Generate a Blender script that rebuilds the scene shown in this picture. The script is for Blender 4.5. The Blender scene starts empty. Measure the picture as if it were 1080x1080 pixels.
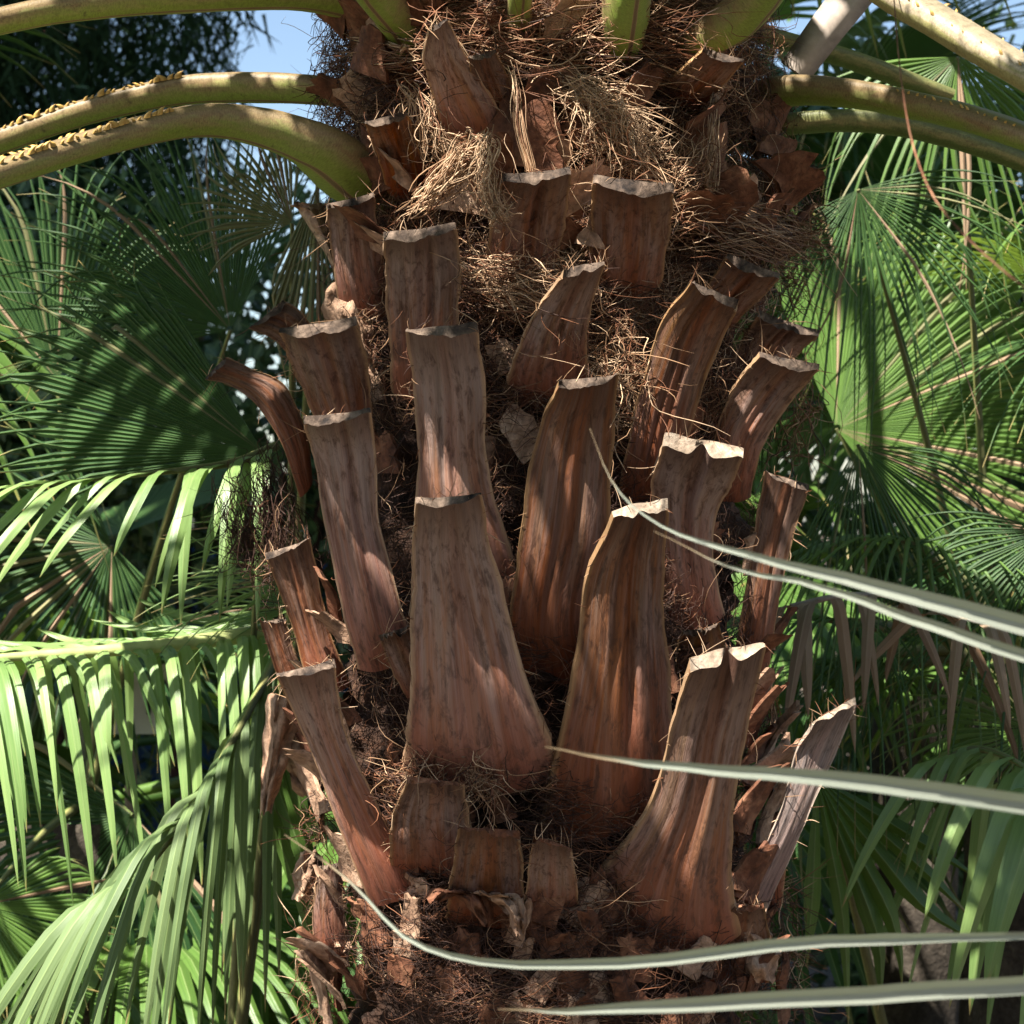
import bpy, math, random
import numpy as np
from mathutils import Vector, noise

# ------------------------------------------------------------------ camera, sky, sun, exposure
scene = bpy.context.scene
col = scene.collection
D = 2.2            # camera distance to the trunk axis plane (y = 0)
EYE = 1.6          # eye height
cam_d = bpy.data.cameras.new('camera')
cam = bpy.data.objects.new('camera', cam_d)
col.objects.link(cam)
cam.location = (0, -D, EYE)
cam.rotation_euler = (math.radians(90), 0, 0)
cam_d.sensor_width = 36
cam_d.lens = 36 * D / 1.08
cam_d.clip_start = 0.05
cam_d.clip_end = 500
cam_d.dof.use_dof = True
cam_d.dof.focus_distance = 1.93
cam_d.dof.aperture_fstop = 15.0
scene.camera = cam

SUN_TO = Vector((-0.33, -0.50, 0.83)).normalized()
elev = math.asin(SUN_TO.z)
world = bpy.data.worlds.new('World')
scene.world = world
world.use_nodes = True
wn = world.node_tree
sky = wn.nodes.new('ShaderNodeTexSky')
sky.sky_type = 'NISHITA'
sky.sun_disc = False
sky.sun_elevation = elev
sky.sun_rotation = math.atan2(SUN_TO.x, SUN_TO.y)
wn.nodes['Background'].inputs['Strength'].default_value = 0.05
wn.links.new(sky.outputs[0], wn.nodes['Background'].inputs['Color'])

sun_d = bpy.data.lights.new('sun', 'SUN')
sun_d.energy = 5.0
sun_d.angle = math.radians(0.5)
sun_d.color = (1.0, 0.95, 0.87)
sun = bpy.data.objects.new('sun', sun_d)
col.objects.link(sun)
sun.location = (-3, -3, 8)
sun.rotation_euler = (-SUN_TO).to_track_quat('-Z', 'Y').to_euler()

vs = scene.view_settings
vs.view_transform = 'Standard'
vs.look = 'None'
vs.gamma = 1.0
vs.exposure = 1.98
vs.use_curve_mapping = False
scene.render.engine = 'CYCLES'
scene.cycles.use_denoising = True
scene.cycles.max_bounces = 8
scene.cycles.diffuse_bounces = 5
scene.cycles.transmission_bounces = 4

# ------------------------------------------------------------------ helpers
CX, R = 578, 0.235            # trunk axis in the frame, core radius


def W(px, py, y):
    """photo point (1080 frame) at depth y -> world point"""
    k = (y + D) / D / 1000.0
    return Vector(((px - 540) * k, y, EYE + (540 - py) * k))


AX = (CX - 540) / 1000.0       # trunk axis x


def surf_y(px, r=R):
    """depth of the trunk's front surface under the photo column px"""
    y = -r
    for _ in range(6):
        x = (px - 540) * (y + D) / D / 1000.0 - AX
        x = max(-r * 0.985, min(r * 0.985, x))
        y = -math.sqrt(r * r - x * x)
    return y


def tag(o, label=None, cat=None, group=None, kind=None):
    if label: o['label'] = label
    if cat: o['category'] = cat
    if group: o['group'] = group
    if kind: o['kind'] = kind
    return o


def thing(name, loc, label, cat, group=None):
    o = bpy.data.objects.new(name, None)
    o.empty_display_size = 0.05
    col.objects.link(o)
    o.location = loc
    return tag(o, label, cat, group)


def root_loc(o):
    while o.parent: o = o.parent
    return Vector(o.location)


def link(name, me, mat, parent=None, kind=None):
    if mat is not None and not me.materials: me.materials.append(mat)
    o = bpy.data.objects.new(name, me)
    col.objects.link(o)
    o.parent = parent
    if kind: o['kind'] = kind
    return o


class MB:
    """collects quads with uv, builds one mesh object"""
    def __init__(s): s.v, s.f, s.uv = [], [], []

    def grid(s, rows, uvs=None, close=False):
        b = len(s.v); nr, nc = len(rows), len(rows[0])
        for i, r in enumerate(rows):
            for j, p in enumerate(r):
                s.v.append((p[0], p[1], p[2]))
                s.uv.append(uvs[i][j] if uvs else (j / max(1, nc - 1), i / max(1, nr - 1)))
        for i in range(nr - 1):
            for j in range(nc - 1 + (1 if close else 0)):
                k = (j + 1) % nc
                s.f.append((b + i * nc + j, b + i * nc + k, b + (i + 1) * nc + k, b + (i + 1) * nc + j))

    def face(s, pts):
        b = len(s.v)
        for p in pts: s.v.append(tuple(p)); s.uv.append((.5, .5))
        s.f.append(tuple(range(b, b + len(pts))))

    def tube(s, pts, rads, n=8, cap=True):
        pts = [Vector(p) for p in pts]
        rows = []
        up = Vector((0.13, 0.31, 0.94))
        for i, p in enumerate(pts):
            t = (pts[min(i + 1, len(pts) - 1)] - pts[max(i - 1, 0)]).normalized()
            a = t.cross(up)
            if a.length < 1e-3: a = t.cross(Vector((1, 0, 0)))
            a.normalize(); b = t.cross(a)
            rows.append([p + (a * math.cos(2 * math.pi * j / n) + b * math.sin(2 * math.pi * j / n)) * rads[i] for j in range(n)])
        s.grid(rows, close=True)
        if cap:
            s.face(rows[-1]); s.face(list(reversed(rows[0])))

    def box(s, c, d):
        x, y, z = c; a, b, h = d[0] / 2, d[1] / 2, d[2] / 2
        P = [(x + i * a, y + j * b, z + k * h) for i in (-1, 1) for j in (-1, 1) for k in (-1, 1)]
        for q in ((0, 1, 3, 2), (4, 6, 7, 5), (0, 4, 5, 1), (2, 3, 7, 6), (0, 2, 6, 4), (1, 5, 7, 3)):
            s.face([P[i] for i in q])

    def mesh(s, name, origin=(0, 0, 0), smooth=True):
        me = bpy.data.meshes.new(name)
        o = origin
        me.from_pydata([(p[0] - o[0], p[1] - o[1], p[2] - o[2]) for p in s.v], [], s.f)
        uvl = me.uv_layers.new(name='UVMap')
        li = np.empty(len(me.loops), dtype=np.int32)
        me.loops.foreach_get('vertex_index', li)
        uvl.data.foreach_set('uv', np.array(s.uv, dtype=np.float32)[li].ravel())
        if smooth: me.polygons.foreach_set('use_smooth', [True] * len(me.polygons))
        me.update()
        return me

    def build(s, name, mat, parent=None, kind=None, smooth=True):
        org = root_loc(parent) if parent else (0, 0, 0)
        return link(name, s.mesh(name, org, smooth), mat, parent, kind)


def catmull(pts, n):
    """n samples through tuples pts"""
    P = [np.array(p, dtype=float) for p in pts]
    P = [2 * P[0] - P[1]] + P + [2 * P[-1] - P[-2]]
    m = len(P) - 3
    out = []
    for i in range(n):
        t = i / (n - 1) * m
        k = min(int(t), m - 1); t -= k
        a, b, c, d = P[k:k + 4]
        out.append(0.5 * ((2 * b) + (c - a) * t + (2 * a - 5 * b + 4 * c - d) * t * t + (3 * b - a - 3 * c + d) * t ** 3))
    return out


# ------------------------------------------------------------------ materials
def new_mat(name):
    m = bpy.data.materials.new(name); m.use_nodes = True
    nt = m.node_tree
    return m, nt, nt.nodes['Principled BSDF'], nt.nodes['Material Output']


def N(nt, t, **kw):
    n = nt.nodes.new(t)
    for k, v in kw.items(): setattr(n, k, v)
    return n


def ramp(nt, fac, stops):
    r = N(nt, 'ShaderNodeValToRGB')
    el = r.color_ramp.elements
    while len(el) < len(stops): el.new(0.5)
    for e, (p, c) in zip(el, stops):
        e.position = p; e.color = (c[0], c[1], c[2], 1)
    nt.links.new(fac, r.inputs[0])
    return r.outputs[0]


def mix(nt, fac, a, b, blend='MIX'):
    m = N(nt, 'ShaderNodeMix', data_type='RGBA', blend_type=blend)
    for s, v in ((0, fac), (6, a), (7, b)):
        if isinstance(v, (int, float)): m.inputs[s].default_value = v
        elif isinstance(v, tuple): m.inputs[s].default_value = (*v, 1)
        else: nt.links.new(v, m.inputs[s])
    return m.outputs[2]


def math_n(nt, op, a, b=None, c=None):
    m = N(nt, 'ShaderNodeMath', operation=op)
    for i, v in enumerate((a, b, c)):
        if v is None: continue
        if isinstance(v, (int, float)): m.inputs[i].default_value = v
        else: nt.links.new(v, m.inputs[i])
    return m.outputs[0]


def noise_n(nt, vec, scale, detail=4, rough=0.6, dist=0.0):
    n = N(nt, 'ShaderNodeTexNoise')
    n.inputs['Scale'].default_value = scale
    n.inputs['Detail'].default_value = detail
    n.inputs['Roughness'].default_value = rough
    n.inputs['Distortion'].default_value = dist
    nt.links.new(vec, n.inputs['Vector'])
    return n.outputs[0]


def uv_scaled(nt, su, sv, rnd=True):
    """uv stretched (su across, sv along) with a per-object offset"""
    tc = N(nt, 'ShaderNodeTexCoord')
    mp = N(nt, 'ShaderNodeMapping')
    mp.inputs['Scale'].default_value = (su, sv, 1)
    nt.links.new(tc.outputs['UV'], mp.inputs['Vector'])
    if rnd:
        oi = N(nt, 'ShaderNodeObjectInfo')
        cmb = N(nt, 'ShaderNodeCombineXYZ')
        r = math_n(nt, 'MULTIPLY', oi.outputs['Random'], 37.0)
        nt.links.new(r, cmb.inputs[0]); nt.links.new(r, cmb.inputs[2])
        nt.links.new(cmb.outputs[0], mp.inputs['Location'])
    return mp.outputs[0]


def bump(nt, h, strength, dist, bs):
    b = N(nt, 'ShaderNodeBump')
    b.inputs['Strength'].default_value = strength
    b.inputs['Distance'].default_value = dist
    nt.links.new(h, b.inputs['Height'])
    nt.links.new(b.outputs[0], bs.inputs['Normal'])


def boot_material(name, base_tint=0.0, sat=1.14):
    m, nt, bs, out = new_mat(name)
    tc = N(nt, 'ShaderNodeTexCoord')
    sep = N(nt, 'ShaderNodeSeparateXYZ'); nt.links.new(tc.outputs['UV'], sep.inputs[0])
    U, V = sep.outputs[0], sep.outputs[1]
    oi = N(nt, 'ShaderNodeObjectInfo')
    broad = noise_n(nt, uv_scaled(nt, 3.2, 0.9), 1.6, 3, 0.55, 0.4)
    streak = noise_n(nt, uv_scaled(nt, 9, 1.3), 1.0, 7, 0.7, 0.9)
    panel = noise_n(nt, uv_scaled(nt, 3.4, 0.5), 1.0, 4, 0.55, 0.5)
    fine = noise_n(nt, uv_scaled(nt, 60, 3.0), 1.0, 4, 0.6, 0.2)
    spots = noise_n(nt, uv_scaled(nt, 7, 7), 1.6, 5, 0.7, 0.5)
    c = ramp(nt, broad, [(0.32, (0.045, 0.019, 0.011)), (0.45, (0.135, 0.055, 0.026)), (0.56, (0.23, 0.105, 0.050)), (0.70, (0.18, 0.115, 0.078))])
    pc = ramp(nt, panel, [(0.36, (0.045, 0.020, 0.012)), (0.44, (0.21, 0.082, 0.034)), (0.51, (0.215, 0.150, 0.115)), (0.59, (0.105, 0.043, 0.020)), (0.68, (0.26, 0.145, 0.062))])
    c = mix(nt, 0.6, c, pc)
    # long bands of weathered grey, ochre and rust
    grey = ramp(nt, streak, [(0.45, (0, 0, 0)), (0.60, (1, 1, 1))])
    c = mix(nt, math_n(nt, 'MULTIPLY', grey, 0.62), c, (0.25, 0.168, 0.142))
    # rusty stripe along the middle, strongest near the cut
    du = math_n(nt, 'ABSOLUTE', math_n(nt, 'SUBTRACT', U, 0.52))
    st = ramp(nt, math_n(nt, 'ADD', du, math_n(nt, 'MULTIPLY', math_n(nt, 'SUBTRACT', streak, 0.5), 0.10)), [(0.06, (1, 1, 1)), (0.13, (0, 0, 0))])
    stv = ramp(nt, V, [(0.1, (0.15, 0.15, 0.15)), (0.75, (0.8, 0.8, 0.8))])
    c = mix(nt, math_n(nt, 'MULTIPLY', math_n(nt, 'MULTIPLY', math_n(nt, 'MULTIPLY', st, stv), broad), 1.1), c, (0.25, 0.075, 0.027))
    # rosy lower part
    low = ramp(nt, math_n(nt, 'ADD', V, math_n(nt, 'MULTIPLY', math_n(nt, 'SUBTRACT', broad, 0.5), 0.5)), [(0.05, (1, 1, 1)), (0.5, (0, 0, 0))])
    c = mix(nt, math_n(nt, 'MULTIPLY', low, 0.8), c, (0.225, 0.066, 0.034))
    up = ramp(nt, math_n(nt, 'ADD', V, math_n(nt, 'MULTIPLY', math_n(nt, 'SUBTRACT', spots, 0.5), 0.7)), [(0.45, (0, 0, 0)), (0.8, (1, 1, 1))])
    c = mix(nt, math_n(nt, 'MULTIPLY', up, math_n(nt, 'MULTIPLY', oi.outputs['Random'], 0.75)), c, mix(nt, streak, (0.10, 0.078, 0.066), (0.31, 0.235, 0.20)))
    # dark stains under the cut and anywhere damp
    top = ramp(nt, math_n(nt, 'ADD', V, math_n(nt, 'MULTIPLY', math_n(nt, 'SUBTRACT', streak, 0.5), 0.5)), [(0.80, (0, 0, 0)), (1.0, (1, 1, 1))])
    c = mix(nt, math_n(nt, 'MULTIPLY', top, 0.65), c, (0.055, 0.026, 0.016))
    dk = ramp(nt, spots, [(0.36, (1, 1, 1)), (0.50, (0, 0, 0))])
    c = mix(nt, math_n(nt, 'MULTIPLY', dk, 0.7), c, (0.045, 0.022, 0.016))
    # straw-coloured margins
    eu = math_n(nt, 'ABSOLUTE', math_n(nt, 'SUBTRACT', U, 0.5))
    ed = ramp(nt, math_n(nt, 'ADD', eu, math_n(nt, 'MULTIPLY', math_n(nt, 'SUBTRACT', spots, 0.5), 0.06)), [(0.45, (0, 0, 0)), (0.492, (1, 1, 1))])
    c = mix(nt, math_n(nt, 'MULTIPLY', ed, 0.75), c, (0.34, 0.215, 0.115))
    fl = ramp(nt, fine, [(0.3, (0.8, 0.8, 0.8)), (0.7, (1.12, 1.12, 1.12))])
    c = mix(nt, 1.0, c, fl, 'MULTIPLY')
    hv = N(nt, 'ShaderNodeHueSaturation')
    nt.links.new(c, hv.inputs['Color'])
    nt.links.new(math_n(nt, 'MULTIPLY_ADD', oi.outputs['Random'], 0.7, 0.82 + base_tint), hv.inputs['Value'])
    nt.links.new(math_n(nt, 'MULTIPLY_ADD', oi.outputs['Random'], -0.25, sat), hv.inputs['Saturation'])
    nt.links.new(hv.outputs[0], bs.inputs['Base Color'])
    bs.inputs['Roughness'].default_value = 0.55
    bs.inputs['Specular IOR Level'].default_value = 0.35
    h = math_n(nt, 'ADD', math_n(nt, 'MULTIPLY', streak, 0.5), math_n(nt, 'ADD', math_n(nt, 'MULTIPLY', fine, 0.15), math_n(nt, 'MULTIPLY', spots, 0.6)))
    bump(nt, h, 0.6, 0.004, bs)
    return m


def obj_noise_material(name, stops, scale, bump_d=0.004, rough=0.85, dist=0.3, fine=140):
    m, nt, bs, out = new_mat(name)
    tc = N(nt, 'ShaderNodeTexCoord')
    n1 = noise_n(nt, tc.outputs['Object'], scale, 6, 0.65, dist)
    n2 = noise_n(nt, tc.outputs['Object'], fine, 3, 0.6, 0.3)
    c = ramp(nt, n1, stops)
    fl = ramp(nt, n2, [(0.3, (0.6, 0.6, 0.6)), (0.7, (1.3, 1.3, 1.3))])
    c = mix(nt, 1.0, c, fl, 'MULTIPLY')
    nt.links.new(c, bs.inputs['Base Color'])
    bs.inputs['Roughness'].default_value = rough
    bs.inputs['Specular IOR Level'].default_value = 0.25
    bump(nt, math_n(nt, 'ADD', n1, math_n(nt, 'MULTIPLY', n2, 0.4)), 0.8, bump_d, bs)
    return m


def fibre_material(name):
    m, nt, bs, out = new_mat(name)
    at = N(nt, 'ShaderNodeAttribute', attribute_name='tint')
    nt.links.new(at.outputs['Color'], bs.inputs['Base Color'])
    bs.inputs['Roughness'].default_value = 0.6
    bs.inputs['Specular IOR Level'].default_value = 0.3
    return m


def leaf_material(name, dark, light, tip=(0.30, 0.22, 0.08), trans=(0.22, 0.36, 0.05), tw=0.3, rough=0.38, tip_at=0.9, rib=(0.25, 0.33, 0.12), spec=0.5):
    m, nt, bs, out = new_mat(name)
    tc = N(nt, 'ShaderNodeTexCoord')
    sep = N(nt, 'ShaderNodeSeparateXYZ'); nt.links.new(tc.outputs['UV'], sep.inputs[0])
    U, V = sep.outputs[0], sep.outputs[1]
    oi = N(nt, 'ShaderNodeObjectInfo')
    st = noise_n(nt, uv_scaled(nt, 14, 0.8), 1.0, 4, 0.6)
    bl = noise_n(nt, uv_scaled(nt, 1.5, 5), 1.0, 4, 0.6)
    f = math_n(nt, 'ADD', math_n(nt, 'MULTIPLY', st, 0.5), math_n(nt, 'ADD', math_n(nt, 'MULTIPLY', bl, 0.3), math_n(nt, 'MULTIPLY', oi.outputs['Random'], 0.35)))
    c = ramp(nt, f, [(0.30, dark), (0.75, light)])
    du = math_n(nt, 'ABSOLUTE', math_n(nt, 'SUBTRACT', U, 0.5))
    rb = ramp(nt, du, [(0.02, (1, 1, 1)), (0.06, (0, 0, 0))])
    c = mix(nt, math_n(nt, 'MULTIPLY', rb, 0.55), c, rib)
    tv = ramp(nt, math_n(nt, 'ADD', V, math_n(nt, 'MULTIPLY', math_n(nt, 'SUBTRACT', bl, 0.5), 0.35)), [(tip_at, (0, 0, 0)), (min(1.0, tip_at + 0.10), (1, 1, 1))])
    c = mix(nt, tv, c, tip)
    nt.links.new(c, bs.inputs['Base Color'])
    bs.inputs['Roughness'].default_value = rough
    bs.inputs['Specular IOR Level'].default_value = spec
    bump(nt, st, 0.35, 0.0015, bs)
    tr = N(nt, 'ShaderNodeBsdfTranslucent')
    tcol = mix(nt, tv, mix(nt, st, tuple(x * 0.6 for x in trans), trans), tip)
    nt.links.new(tcol, tr.inputs['Color'])
    mx = N(nt, 'ShaderNodeMixShader'); mx.inputs[0].default_value = tw
    nt.links.new(bs.outputs[0], mx.inputs[1]); nt.links.new(tr.outputs[0], mx.inputs[2])
    nt.links.new(mx.outputs[0], out.inputs['Surface'])
    return m


def petiole_material(name, green=(0.22, 0.31, 0.05), brown=(0.27, 0.19, 0.09)):
    """uv: x around (0.5 = upper face), y along"""
    m, nt, bs, out = new_mat(name)
    tc = N(nt, 'ShaderNodeTexCoord')
    sep = N(nt, 'ShaderNodeSeparateXYZ'); nt.links.new(tc.outputs['UV'], sep.inputs[0])
    U, V = sep.outputs[0], sep.outputs[1]
    st = noise_n(nt, uv_scaled(nt, 12, 5), 1.0, 5, 0.65, 0.3)
    sp = noise_n(nt, uv_scaled(nt, 40, 120), 1.0, 4, 0.7)
    du = math_n(nt, 'ABSOLUTE', math_n(nt, 'SUBTRACT', U, 0.5))
    f = math_n(nt, 'ADD', du, math_n(nt, 'MULTIPLY', math_n(nt, 'SUBTRACT', st, 0.5), 0.30))
    c = ramp(nt, f, [(0.14, tuple(x * 0.6 for x in brown)), (0.26, brown), (0.31, (0.29, 0.27, 0.10)), (0.40, green)])
    bl = noise_n(nt, uv_scaled(nt, 9, 14), 1.0, 6, 0.75, 0.6)
    c = mix(nt, ramp(nt, bl, [(0.58, (0, 0, 0)), (0.70, (0.7, 0.7, 0.7))]), c, (0.05, 0.03, 0.018))
    fl = ramp(nt, sp, [(0.35, (0.6, 0.55, 0.5)), (0.6, (1.1, 1.1, 1.1))])
    c = mix(nt, 0.8, c, fl, 'MULTIPLY')
    nt.links.new(c, bs.inputs['Base Color'])
    bs.inputs['Roughness'].default_value = 0.5
    bump(nt, sp, 0.3, 0.0015, bs)
    return m


def plain(name, c, rough=0.6, metal=0.0, n=0.25, scale=30):
    m, nt, bs, out = new_mat(name)
    tc = N(nt, 'ShaderNodeTexCoord')
    f = noise_n(nt, tc.outputs['Object'], scale, 4, 0.6)
    cc = ramp(nt, f, [(0.3, tuple(x * (1 - n) for x in c)), (0.7, tuple(min(1, x * (1 + n)) for x in c))])
    nt.links.new(cc, bs.inputs['Base Color'])
    bs.inputs['Roughness'].default_value = rough
    bs.inputs['Metallic'].default_value = metal
    return m


M = {}
M['boot'] = boot_material('leaf_base_brown')
M['boot_pale'] = boot_material('leaf_base_pale', 0.35)  # the brown leaf base with its value raised
M['boot_orange'] = boot_material('leaf_base_orange', 0.30, 1.25)
M['boot_grey'] = boot_material('leaf_base_grey', 0.55, 0.55)
M['cut'] = obj_noise_material('cut_end_grey', [(0.35, (0.02, 0.015, 0.013)), (0.5, (0.075, 0.052, 0.038)), (0.68, (0.21, 0.15, 0.11))], 60, 0.003, 0.9)
M['cut_pale'] = obj_noise_material('cut_end_pale', [(0.3, (0.22, 0.16, 0.11)), (0.5, (0.27, 0.205, 0.15)), (0.65, (0.42, 0.34, 0.26))], 60, 0.003, 0.9)
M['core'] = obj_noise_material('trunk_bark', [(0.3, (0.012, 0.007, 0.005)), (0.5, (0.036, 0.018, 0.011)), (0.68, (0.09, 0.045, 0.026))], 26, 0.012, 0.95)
M['scale'] = obj_noise_material('bark_scale_brown', [(0.3, (0.045, 0.018, 0.010)), (0.5, (0.14, 0.055, 0.028)), (0.7, (0.26, 0.13, 0.072))], 34, 0.004, 0.75)
M['husk'] = obj_noise_material('dry_husk', [(0.3, (0.16, 0.09, 0.055)), (0.5, (0.34, 0.21, 0.135)), (0.7, (0.50, 0.35, 0.24))], 30, 0.005, 0.8)
M['fibre'] = fibre_material('palm_fibre')
M['petiole'] = petiole_material('green_petiole')
M['petiole_pale'] = petiole_material('pale_petiole', (0.30, 0.27, 0.10), (0.44, 0.36, 0.24))
M['thorn'] = plain('thorn_yellow', (0.55, 0.34, 0.09), 0.55, 0, 0.5, 60)
M['fan_dark'] = leaf_material('fan_leaf_dark', (0.012, 0.040, 0.013), (0.042, 0.092, 0.026), trans=(0.14, 0.26, 0.03), tw=0.2, spec=.28, rough=.45)  # dark green, lowered further for leaves seen in shade
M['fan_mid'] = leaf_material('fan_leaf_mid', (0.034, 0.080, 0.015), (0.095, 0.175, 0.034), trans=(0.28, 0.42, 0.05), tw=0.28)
M['fan_light'] = leaf_material('fan_leaf_light', (0.10, 0.18, 0.05), (0.23, 0.34, 0.11), trans=(0.28, 0.45, 0.12), tw=0.30, tip_at=0.93)  # light green, raised further for leaves seen in sun
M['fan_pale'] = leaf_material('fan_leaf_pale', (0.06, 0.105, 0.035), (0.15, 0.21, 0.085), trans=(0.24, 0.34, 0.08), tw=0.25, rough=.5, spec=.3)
M['fan_dry'] = leaf_material('dry_leaf', (0.13, 0.075, 0.042), (0.33, 0.23, 0.15), tip=(0.28, 0.18, 0.11), trans=(0.30, 0.18, 0.09), tw=0.15, rough=0.7, rib=(0.38, 0.28, 0.18), spec=0.2)
M['fan_olive'] = leaf_material('old_leaf_olive', (0.10, 0.10, 0.045), (0.22, 0.20, 0.09), trans=(0.25, 0.22, 0.08), tw=0.2, rough=0.6)
M['blade_pale'] = leaf_material('pale_blade', (0.28, 0.32, 0.25), (0.46, 0.49, 0.40), tip=(0.40, 0.29, 0.17), trans=(0.34, 0.42, 0.25), tw=0.2, tip_at=0.82, rib=(0.42, 0.46, 0.32), rough=0.45)
M['green_stem'] = petiole_material('fan_leaf_stem', (0.11, 0.17, 0.04), (0.16, 0.17, 0.06))
M['rib_pale'] = plain('pale_rib', (0.34, 0.38, 0.14), 0.5, 0, 0.25, 60)
M['stem'] = obj_noise_material('palm_stem', [(0.3, (0.02, 0.016, 0.012)), (0.5, (0.05, 0.04, 0.03)), (0.7, (0.09, 0.075, 0.055))], 20, .01)
M['dry_stem'] = plain('dry_stem', (0.33, 0.27, 0.22), 0.7, 0, 0.35, 40)

# ------------------------------------------------------------------ the ground
def soil_material():
    m, nt, bs, out = new_mat('garden_soil')
    tc = N(nt, 'ShaderNodeTexCoord')
    a = noise_n(nt, tc.outputs['Object'], 1.1, 6, 0.6)
    b = noise_n(nt, tc.outputs['Object'], 22, 6, 0.7)
    c = ramp(nt, math_n(nt, 'ADD', math_n(nt, 'MULTIPLY', a, 0.5), math_n(nt, 'MULTIPLY', b, 0.5)),
             [(0.35, (0.022, 0.015, 0.009)), (0.5, (0.065, 0.048, 0.03)), (0.62, (0.13, 0.10, 0.07))])
    nt.links.new(c, bs.inputs['Base Color'])
    bs.inputs['Roughness'].default_value = 0.95
    bump(nt, b, 0.8, 0.03, bs)
    return m


g = MB()
n = 40
rows = []
for i in range(n + 1):
    rr = []
    for j in range(n + 1):
        x = (j / n * 2 - 1); y = (i / n * 2 - 1)
        x = math.copysign(abs(x) ** 2.2, x) * 150; y = math.copysign(abs(y) ** 2.2, y) * 150
        rr.append((x, y, 0.03 * noise.noise((x * 0.7, y * 0.7, 2))))
    rows.append(rr)
g.grid(rows)
tag(g.build('ground', soil_material()), kind='structure')

# ------------------------------------------------------------------ the big palm
palm = thing('palm_tree', (AX, 0, 0), 'thick palm trunk covered in sawn-off brown leaf bases and matted fibre', 'palm tree')


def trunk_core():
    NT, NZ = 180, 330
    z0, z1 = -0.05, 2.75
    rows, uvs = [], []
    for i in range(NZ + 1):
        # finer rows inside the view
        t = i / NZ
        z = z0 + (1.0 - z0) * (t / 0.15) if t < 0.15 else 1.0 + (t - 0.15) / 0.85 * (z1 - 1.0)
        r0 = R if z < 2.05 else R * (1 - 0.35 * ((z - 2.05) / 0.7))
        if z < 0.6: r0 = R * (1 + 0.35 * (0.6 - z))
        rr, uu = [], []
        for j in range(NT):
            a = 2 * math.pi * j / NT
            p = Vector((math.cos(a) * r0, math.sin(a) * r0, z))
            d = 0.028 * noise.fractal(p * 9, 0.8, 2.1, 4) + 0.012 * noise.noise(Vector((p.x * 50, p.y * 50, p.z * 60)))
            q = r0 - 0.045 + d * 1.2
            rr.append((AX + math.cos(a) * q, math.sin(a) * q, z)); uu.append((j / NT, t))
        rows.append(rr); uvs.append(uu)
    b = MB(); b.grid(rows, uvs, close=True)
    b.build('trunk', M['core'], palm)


trunk_core()


FRAY = []          # (point, outward) along the stubs' margins and cuts
SKIN = []          # points of the stubs' outer faces, to know how far out they stand


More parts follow.
